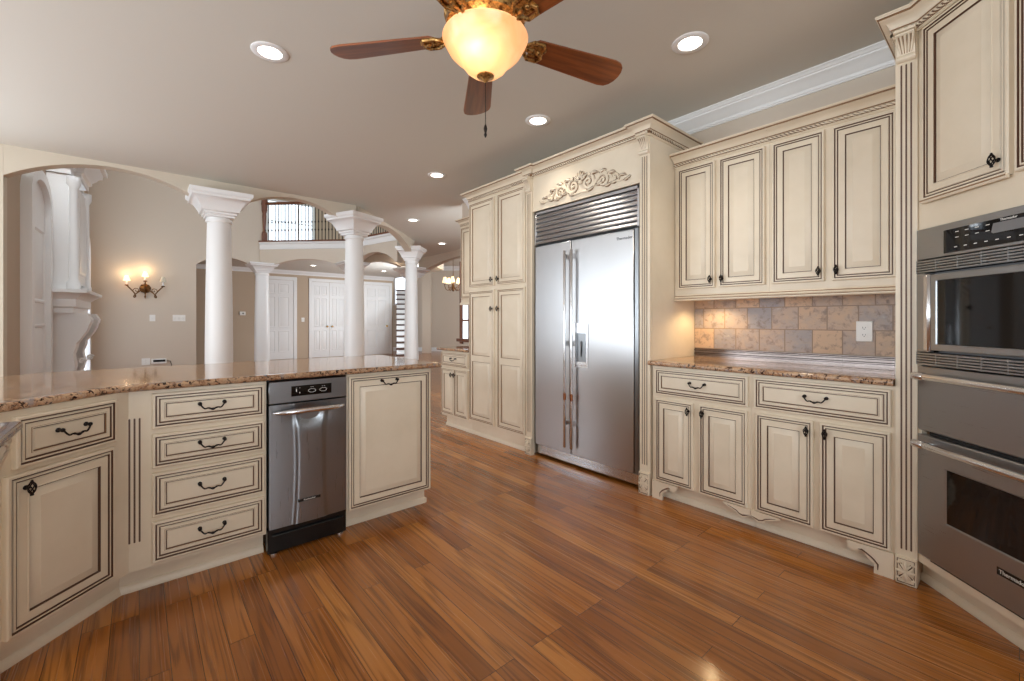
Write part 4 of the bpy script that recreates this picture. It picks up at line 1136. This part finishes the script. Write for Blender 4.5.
# pantry
def pantry():
    Y1 = 3.752; t = thing('pantry_cabinet', 'tall cream pantry cabinet with four doors left of the refrigerator', 'cabinet', (XF, Y1, 0), RZ)
    X = lambda y: Y1-y; w = X(2.868)
    b = MB(); b.box(0, w, 0, .61, .125, 2.42); b.build('carcass', CM, t)
    toe(t, -.0, w, .035, .125)
    for (a, c, s_) in ((3.735, 3.322, 'R'), (3.268, 2.875, 'L')):
        kx = X(c)-.022 if s_ == 'R' else X(a)+.022
        door(t, X(a), X(c), 1.525, 2.392, (kx, 1.585), strong=False)
        door(t, X(a), X(c), .155, 1.487, (kx, 1.30), [(.211, .77), (.825, 1.43)], strong=False)
    crown(t, [(0, .61), (0, 0), (w, 0)], 2.41, .100, .070)
pantry()
def nook():
    Y1 = 4.30; t = thing('base_cabinet', 'small cream base cabinet with one drawer at the far end beyond the pantry', 'cabinet', (XF, Y1, 0), RZ)
    X = lambda y: Y1-y; w = X(3.755)
    b = MB(); b.box(0, w, 0, .61, .115, .848); b.build('carcass', CM, t); toe(t, .05, w, .035, .115)
    drawer(t, .012, w-.012, .675, .835, False)
    for (a, c, kx) in ((.012, w/2-.004, w/2-.03), (w/2+.004, w-.012, w/2+.03)): door(t, a, c, .14, .655, (kx, .59), strong=False)
    slab('countertop', [(2.605, 4.32), (2.605, 3.754), (XW-.001, 3.754), (XW-.001, 4.32)], [(XW-.001, 4.32), (2.605, 4.32), (2.605, 3.754)][::1], .850, .880, GRANITE, 'small granite counter on the far base cabinet beyond the pantry', ov=.022)
    t = thing('wall_cabinet', 'narrow cream wall cabinet at the far end beyond the pantry', 'cabinet', (2.94, 4.37, 0), RZ)
    w = 4.37-3.756
    b = MB(); b.box(0, w, 0, .30, 1.40, 2.31); b.build('carcass', CM, t)
    door(t, .02, w/2-.004, 1.44, 2.29, (w/2-.03, 1.50), strong=False); door(t, w/2+.004, w-.02, 1.44, 2.29, (w/2+.03, 1.50), strong=False)
    b = MB(); b.sweep([(0, .3), (0, 0), (w, 0)], [(-.02, 0), (.012, 0), (.014, .010), (.006, .03), (-.02, .03)], z=1.372); b.build('light_rail', CM, t)
    crown(t, [(0, .30), (0, 0), (w, 0)], 2.30, .09, .055)
nook()
window('window_7', (XW-.001, 4.765), -pi/2, .32, .95, 1.9, 2, 4, CHERRY, SKYGLOW, .0)

# ================================================================== OVEN TOWER (turned 45 degrees)
OZ = -3*pi/4
def oven_tower():
    t = thing('oven_cabinet', 'tall cream oven tower set at an angle with fluted corner pilaster and rope crown', 'cabinet', (2.63, .295, 0), OZ)
    W_ = .80
    b = MB()
    b.box(0, .022, 0, .02, .115, 2.47); b.box(W_-.022, W_, 0, .02, .115, 2.47)
    b.box(.022, W_-.022, 0, .02, .115, .148); b.box(.022, W_-.022, 0, .02, 1.582, 2.47); b.box(.0, W_, .02, .03, .115, .148)
    b.box(.022, W_-.022, .56, .57, .115, 2.47); b.box(W_-.016, W_, .02, .57, .0, 2.47); b.box(0, .014, .30, .57, .115, 2.47); b.box(.022, W_-.022, .02, .56, 2.45, 2.47)
    b.build('carcass', CM, t); toe(t, -.06, W_, .07, .115)
    door(t, .044, .400, 1.700, 2.452, (.366, 1.762)); door(t, .418, .774, 1.700, 2.452, (.505, 1.762))
    b = MB(); b.sweep([(.044, -.019), (.400, -.019)], [(-.004, -.012), (.004, -.012), (.010, -.004), (.010, .002), (-.004, .004)], [0,0,2,0,0], z=1.700); b.build('door_lip', CM, t)
    # corner pilaster faces the run along the wall: built in the wall's own frame
    p = bpy.data.objects.new('corner_pilaster', None)
    pr = MB(); pr.box(0, .074, -.012, .30, 0, 2.47, 0); flutes(pr, .004, .070, .15, 2.335, -.012, 3, .0065)
    rot = RZ-OZ; 
    # wall frame origin (2.63, .368): convert to the tower's frame
    d = Vector((2.63-2.63, .368-.295)); lx = d.x*cos(OZ)+d.y*sin(OZ); ly = -d.x*sin(OZ)+d.y*cos(OZ)
    bpy.data.objects.remove(p)
    po = pr.build('pilaster', CM, t, (lx, ly, 0), (0, 0, rot))
    put('corbel', CORBEL, po, (.037, -.012, 2.345), (0, 0, 0), (.98, .85, .95)); put('rosette', ROSETTE, po, (.037, -.006, 0), (0, 0, 0), (.97, 1, 1.0))
    # crown: along the wall frame over the pilaster then along the tower face
    def wf(x, y):
        c, s_ = cos(rot), sin(rot); return (lx+c*x-s_*y, ly+s_*x+c*y)
    crown(t, [wf(0, .60), wf(0, -.014), wf(.080, -.014), (W_, -.008)], 2.462, .105, .062)
oven_tower()

def bar_handle(par, x0, x1, z, y=-.022, r=.0145, name='handle'):
    b = MB(); b.lathe([(r*.6, x0-.004), (r*1.15, x0), (r*1.15, x0+.045), (r*.9, x0+.05), (r, x0+.055), (r, x1-.055), (r*.9, x1-.05), (r*1.15, x1-.045), (r*1.15, x1), (r*.6, x1+.004)], 16, (0, y-.048, z), axis='x')
    for xx in (x0+.03, x1-.03): b.tube([(xx, y, z), (xx, y-.045, z)], .009, 10)
    return b.build(name, [CHROME], par)
def microwave():
    t = thing('microwave_oven', 'built-in stainless microwave with dark display in the top of the oven tower', 'microwave', (2.63, .295, 0), OZ)
    x0, x1 = .018, .782; y = -.020
    b = MB(); b.box(x0+.02, x1-.02, .021, .50, .99, 1.57); b.build('body', [GREYPL], t)
    b = MB(); b.box(x0, x1, y, .019, 1.444, 1.578, 0, .003); cp = b.build('control_panel', [STEEL_D], t)
    b = MB(); b.box(.152, x1-.135, y-.003, y, 1.456, 1.551, 0, .0015); dg = b.build('display', [DISPLAY], cp)
    b = MB(); b.prism([(.345, 1.505), (.352, 1.536), (.56, 1.536), (.56, 1.500), (.352, 1.500)], y-.0036, y-.003, 'y'); b.build('screen', [GREYPL], dg)
    lettering('Thermador', .0125, PLASTIC, dg, (.405, y-.0034, 1.5435), name='nameplate')
    b = MB()
    for i in range(9): b.box(.20+.040*i, .212+.040*i, y-.0036, y-.003, 1.474, 1.477)
    for i in range(4):
        for j in range(2): b.box(.205+.04*i, .219+.04*i, y-.0036, y-.003, 1.512+.022*j, 1.5145+.022*j)
    b.build('key_marks', [PLASTIC], dg)
    def louver(z0, z1, n, name):
        b = MB(); b.box(x0, x1, -.004, .019, z0, z1); o = b.build(name, [DARK], t)
        c = MB(); h = (z1-z0)/n
        for k in range(n): c.prism([(-.003, z0+h*k+h*.10), (y, z0+h*k+h*.14), (y, z0+h*k+h*.72), (-.003, z0+h*k+h*.84)], x0, x1, 'x')
        for i in range(9): xx = x0+(x1-x0)*i/8; c.box(max(x0, xx-.002), min(x1, xx+.002), y-.0006, 0, z0, z1)
        c.build('slat', [STEEL_D], o)
    louver(1.388, 1.443, 5, 'upper_vent'); louver(.990, 1.045, 5, 'lower_vent')
    b = MB(); b.box(x0, .062, y, .019, 1.047, 1.387, 0, .002); b.build('side_frame', [STEEL_D], t)
    b = MB(); b.box(x1-.044, x1, y, .019, 1.047, 1.387, 0, .002); b.build('side_frame', [STEEL_D], t)
    b = MB(); b.box(.064, .096, -.034, .019, 1.047, 1.380, 0, .008); b.build('door_edge', [CHROME], t)
    b = MB(); b.rings(.098, x1-.047, 1.056, 1.376, [(0, .019, 0), (0, -.026, 0), (.003, -.029, 0), (.026, -.029, 0), (.028, -.024, 0)], cap=False); d = b.build('door', [STEEL_D], t)
    b = MB(); b.box(.125, x1-.073, -.0245, -.018, 1.083, 1.349); b.build('window', [BLACKGLASS], d)
microwave()
def wall_oven():
    t = thing('wall_oven', 'stainless double wall oven with two bar handles below the microwave', 'oven', (2.63, .295, 0), OZ)
    x0, x1 = .018, .782
    b = MB(); b.box(x0+.02, x1-.02, .021, .52, .155, .98); b.build('body', [GREYPL], t)
    b = MB(); b.box(x0, x1, -.016, .019, .705, .986, 0, .004); d1 = b.build('upper_door', [STEEL_D], t); bar_handle(d1, .062, .738, .945, -.016)
    b = MB(); b.box(x0+.05, x1, -.006, .019, .688, .703); b.build('gap', [DARK], t)
    b = MB(); b.rings(x0, x1, .158, .686, [(0, .019, 0), (0, -.012, 0), (.004, -.016, 0)], cap=False)
    wx0, wx1, wz0, wz1 = .150, .650, .345, .572
    for (a, c, e, f_) in ((x0+.004, wx0, .162, .682), (wx1, x1-.004, .162, .682), (wx0, wx1, .162, wz0), (wx0, wx1, wz1, .682)):
        b.add([(a, -.016, e), (c, -.016, e), (c, -.016, f_), (a, -.016, f_)], [(0,1,2,3)])
    b.rings(wx0, wx1, wz0, wz1, [(0, -.016, 0), (.004, -.0105, 0)], cap=False)
    d2 = b.build('lower_door', [STEEL_D], t)
    b = MB(); b.box(wx0+.001, wx1-.001, -.011, -.004, wz0+.001, wz1-.001); b.build('window', [BLACKGLASS], d2); bar_handle(d2, .062, .738, .655, -.016)
    b = MB(); b.box(.358, .468, -.0175, -.016, .262, .290, 0, .0005); n_ = b.build('nameplate', [BLACK], d2); lettering('Thermador', .020, PLASTIC, n_, (.413, -.0177, .2765))
    b = MB(); b.box(x0+.05, x1, -.004, .019, .148, .156); b.build('bottom_gap', [DARK], t)
wall_oven()

# ================================================================== PENINSULA
PY = 2.45
def drawers():
    t = thing('drawer_cabinet', 'cream four-drawer cabinet with fluted corner strip in the peninsula', 'cabinet', (0, PY, 0))
    b = MB(); b.box(-.034, .482, 0, .60, .115, .883); flutes(b, -.048, .018, .235, .765, 0, 3, .0065); b.build('carcass', CM, t)
    toe(t, -.065, .482, .075, .115)
    for (a, c) in ((.712, .866), (.541, .688), (.331, .520), (.133, .310)): drawer(t, .042, .472, a, c)
drawers()
def compactor():
    t = thing('trash_compactor', 'narrow stainless trash compactor between the drawers and the end cabinet', 'trash compactor', (.487, PY, 0))
    w = .389
    b = MB(); b.box(.004, w-.004, .03, .56, .03, .875); b.build('body', [BLACK], t)
    b = MB(); b.box(.002, w-.002, -.020, .03, .762, .874, 0, .003); cp = b.build('control_panel', [STEEL_V], t)
    b = MB(); b.box(.105, .305, -.0225, -.020, .792, .845, 0, .004); kp = b.build('keypad', [BLACKGLASS], cp)
    b = MB()
    for cx in (.205, .262): b.tube([(cx+.018*cos(a), -.0226, .815+.009*sin(a)) for a in [2*pi*k/20 for k in range(21)]], .0009, 5)
    for cx in (.13, .145, .2, .21, .258, .268): b.box(cx-.003, cx+.003, -.0232, -.0225, .833, .8345)
    b.box(.127, .131, -.0232, -.0225, .815, .828); b.box(.143, .147, -.0232, -.0225, .806, .812); b.build('key_marks', [PLASTIC], kp)
    # door: a panel whose middle swells between two waisted creases, scooped under the handle
    N, M = 60, 46; z0, z1 = .135, .756; vs = []; fs = []
    for j in range(M+1):
        v = j/M; z = z0+(z1-z0)*v
        cl = .30+.035*(1-abs(2*v-1)**2)-.03*max(0, v-.8)/.2; cr = .72-.035*(1-abs(2*v-1)**2)+.03*max(0, v-.8)/.2
        for i in range(N+1):
            u = i/N; x = .004+(w-.008)*u
            def ss(a): a = max(0, min(1, a)); return a*a*(3-2*a)
            rise = .007*ss((u-cl+.03)/.06)*ss((cr+.03-u)/.06)
            pillow = .004*(1-(2*u-1)**2)
            scoop = .018*math.exp(-((u-.5)/.20)**2)*math.exp(-((v-.90)/.07)**2)
            vs.append((x, -.018-rise-pillow+scoop, z))
    for j in range(M):
        for i in range(N): fs.append((j*(N+1)+i, j*(N+1)+i+1, (j+1)*(N+1)+i+1, (j+1)*(N+1)+i))
    b = MB(); b.add(vs, fs, 0, True); b.box(.004, w-.004, -.017, .03, z0, z1)
    d = b.build('door', [STEEL_V], t)
    b = MB(); pts = []; 
    for i in range(21): u = -1+2*i/20; pts.append((w/2+u*(w/2-.022), -.030-.034*(1-u**4), .722-.004*u*u))
    b.tube(pts, [.006+.009*(1-abs(-1+2*i/20)**6) for i in range(21)], 10); b.build('handle', [CHROME], d)
    b = MB(); b.box(.135, .245, -.0325, -.026, .245, .2585, 0, .0005); n_ = b.build('nameplate', [BLACK], d); lettering('KitchenAid', .0125, PLASTIC, n_, (.19, -.0327, .2518))
    b = MB(); b.box(.0, w, -.004, .03, .012, .130); b.build('kick_drawer', [BLACK], t)
    b = MB(); b.tube([(.02, -.012, .098), (w-.02, -.012, .098)], .006, 8); b.build('kick_rail', [BLACK], t)
    for xx in (.03, w-.03):
        b = MB(); b.lathe([(.018, 0), (.018, .008), (.008, .012), (.008, .032)], 14, (xx, .01, 0)); b.build('leveling_foot', [CHROME], t)
compactor()
def end_cab():
    t = thing('pullout_cabinet', 'cream pull-out cabinet with a single tall front at the end of the peninsula', 'cabinet', (.880, PY, 0))
    w = .530
    b = MB(); b.box(0, w, 0, .60, .113, .883); b.box(w-.002, w+.004, .0, .60, .113, .883); b.build('carcass', CM, t)
    toe(t, -.0, w+.0, .075, .113)
    b = MB(); b.box(w-.001, w+.011, .06, .60, 0, .03, 0, .003); b.box(w-.012, w-.001, .09, .60, .03, .112); b.build('end_toe_kick', CM, t)
    door(t, .008, w-.010, .118, .868, None, None, 'door', True, (.245, .832))
end_cab()
def diag():
    t = thing('corner_cabinet', 'cream angled corner cabinet with drawer and single door at the counter bend', 'cabinet', (-.034, PY, 0), pi/4)
    # local x runs to the bend at x=0 from negative values
    b = MB(); b.prism([(-.56, 0), (0, 0), (.42, .42), (.0, .60), (-.56, .60)], .115, .883, 'z'); b.build('carcass', CM, t)
    b = MB(); b.box(-.60, .031, .075, .095, 0, .115); b.prism([(.075, 0), (.061, 0), (.061, .010), (.065, .018), (.069, .030), (.075, .034)], -.60, .025, 'x'); b.build('toe_kick', CM, t)
    drawer(t, -.405, -.066, .690, .862); door(t, -.430, -.074, .140, .672, (-.380, .622))
diag()
# peninsula worktop
CT = [(-.075, 2.425), (1.435, 2.425), (1.435, 3.27), (-.40, 3.27), (-.98, 2.69), (-.70, 1.80)]
ce = [(-.75, 1.75), (-.075, 2.425), (1.435, 2.425), (1.435, 3.27), (-.40, 3.27)]
b = MB(); b.prism([(-.075, 2.425), (1.435, 2.425), (1.435, 3.27), (-.40, 3.27), (-1.08, 2.59), (-.75, 1.75)], .884, .914, 'z', 0)
b.sweep(ce, counter_edge_prof(.884, .914, .026)); o = b.build('countertop', [GRANITE]); tag(o, 'long polished granite peninsula counter with a bend above the drawers', 'countertop')
# left run: blue flecked counter on a carved post, just entering the picture
slab('countertop', [(-.262, 1.722), (-.262, -1.22), (-.70, -1.22), (-.70, 1.722)][::-1], [(-.262, -1.22), (-.262, 1.722), (-.70, 1.722)], .884, .914, GRANITE_BLUE,
     'blue flecked granite counter corner in front of the corner cabinet', ov=.024)
def left_run():
    t = thing('sink_cabinet', 'cream cabinet with a carved corner post under the blue flecked granite', 'cabinet', (-.275, -1.2, 0), pi/2)
    b = MB(); b.box(0, 2.85, 0, .50, .10, .882); b.build('carcass', CM, t)
    b = MB(); b.box(2.855, 2.905, .0, .05, 0, .735, 0, .004); p = b.build('corner_post', CM, t)
    put('corbel', CORBEL, p, (2.878, .006, .735), (0, 0, 0), (.60, .46, 1.08))
    toe(t, 0, 2.85, .06, .10)
    for k in range(5): door(t, .04+.56*k, .56+.56*k, .14, .84, (.50+.56*k, .76) if k < 4 else None)
left_run()
bpy.context.view_layer.update()
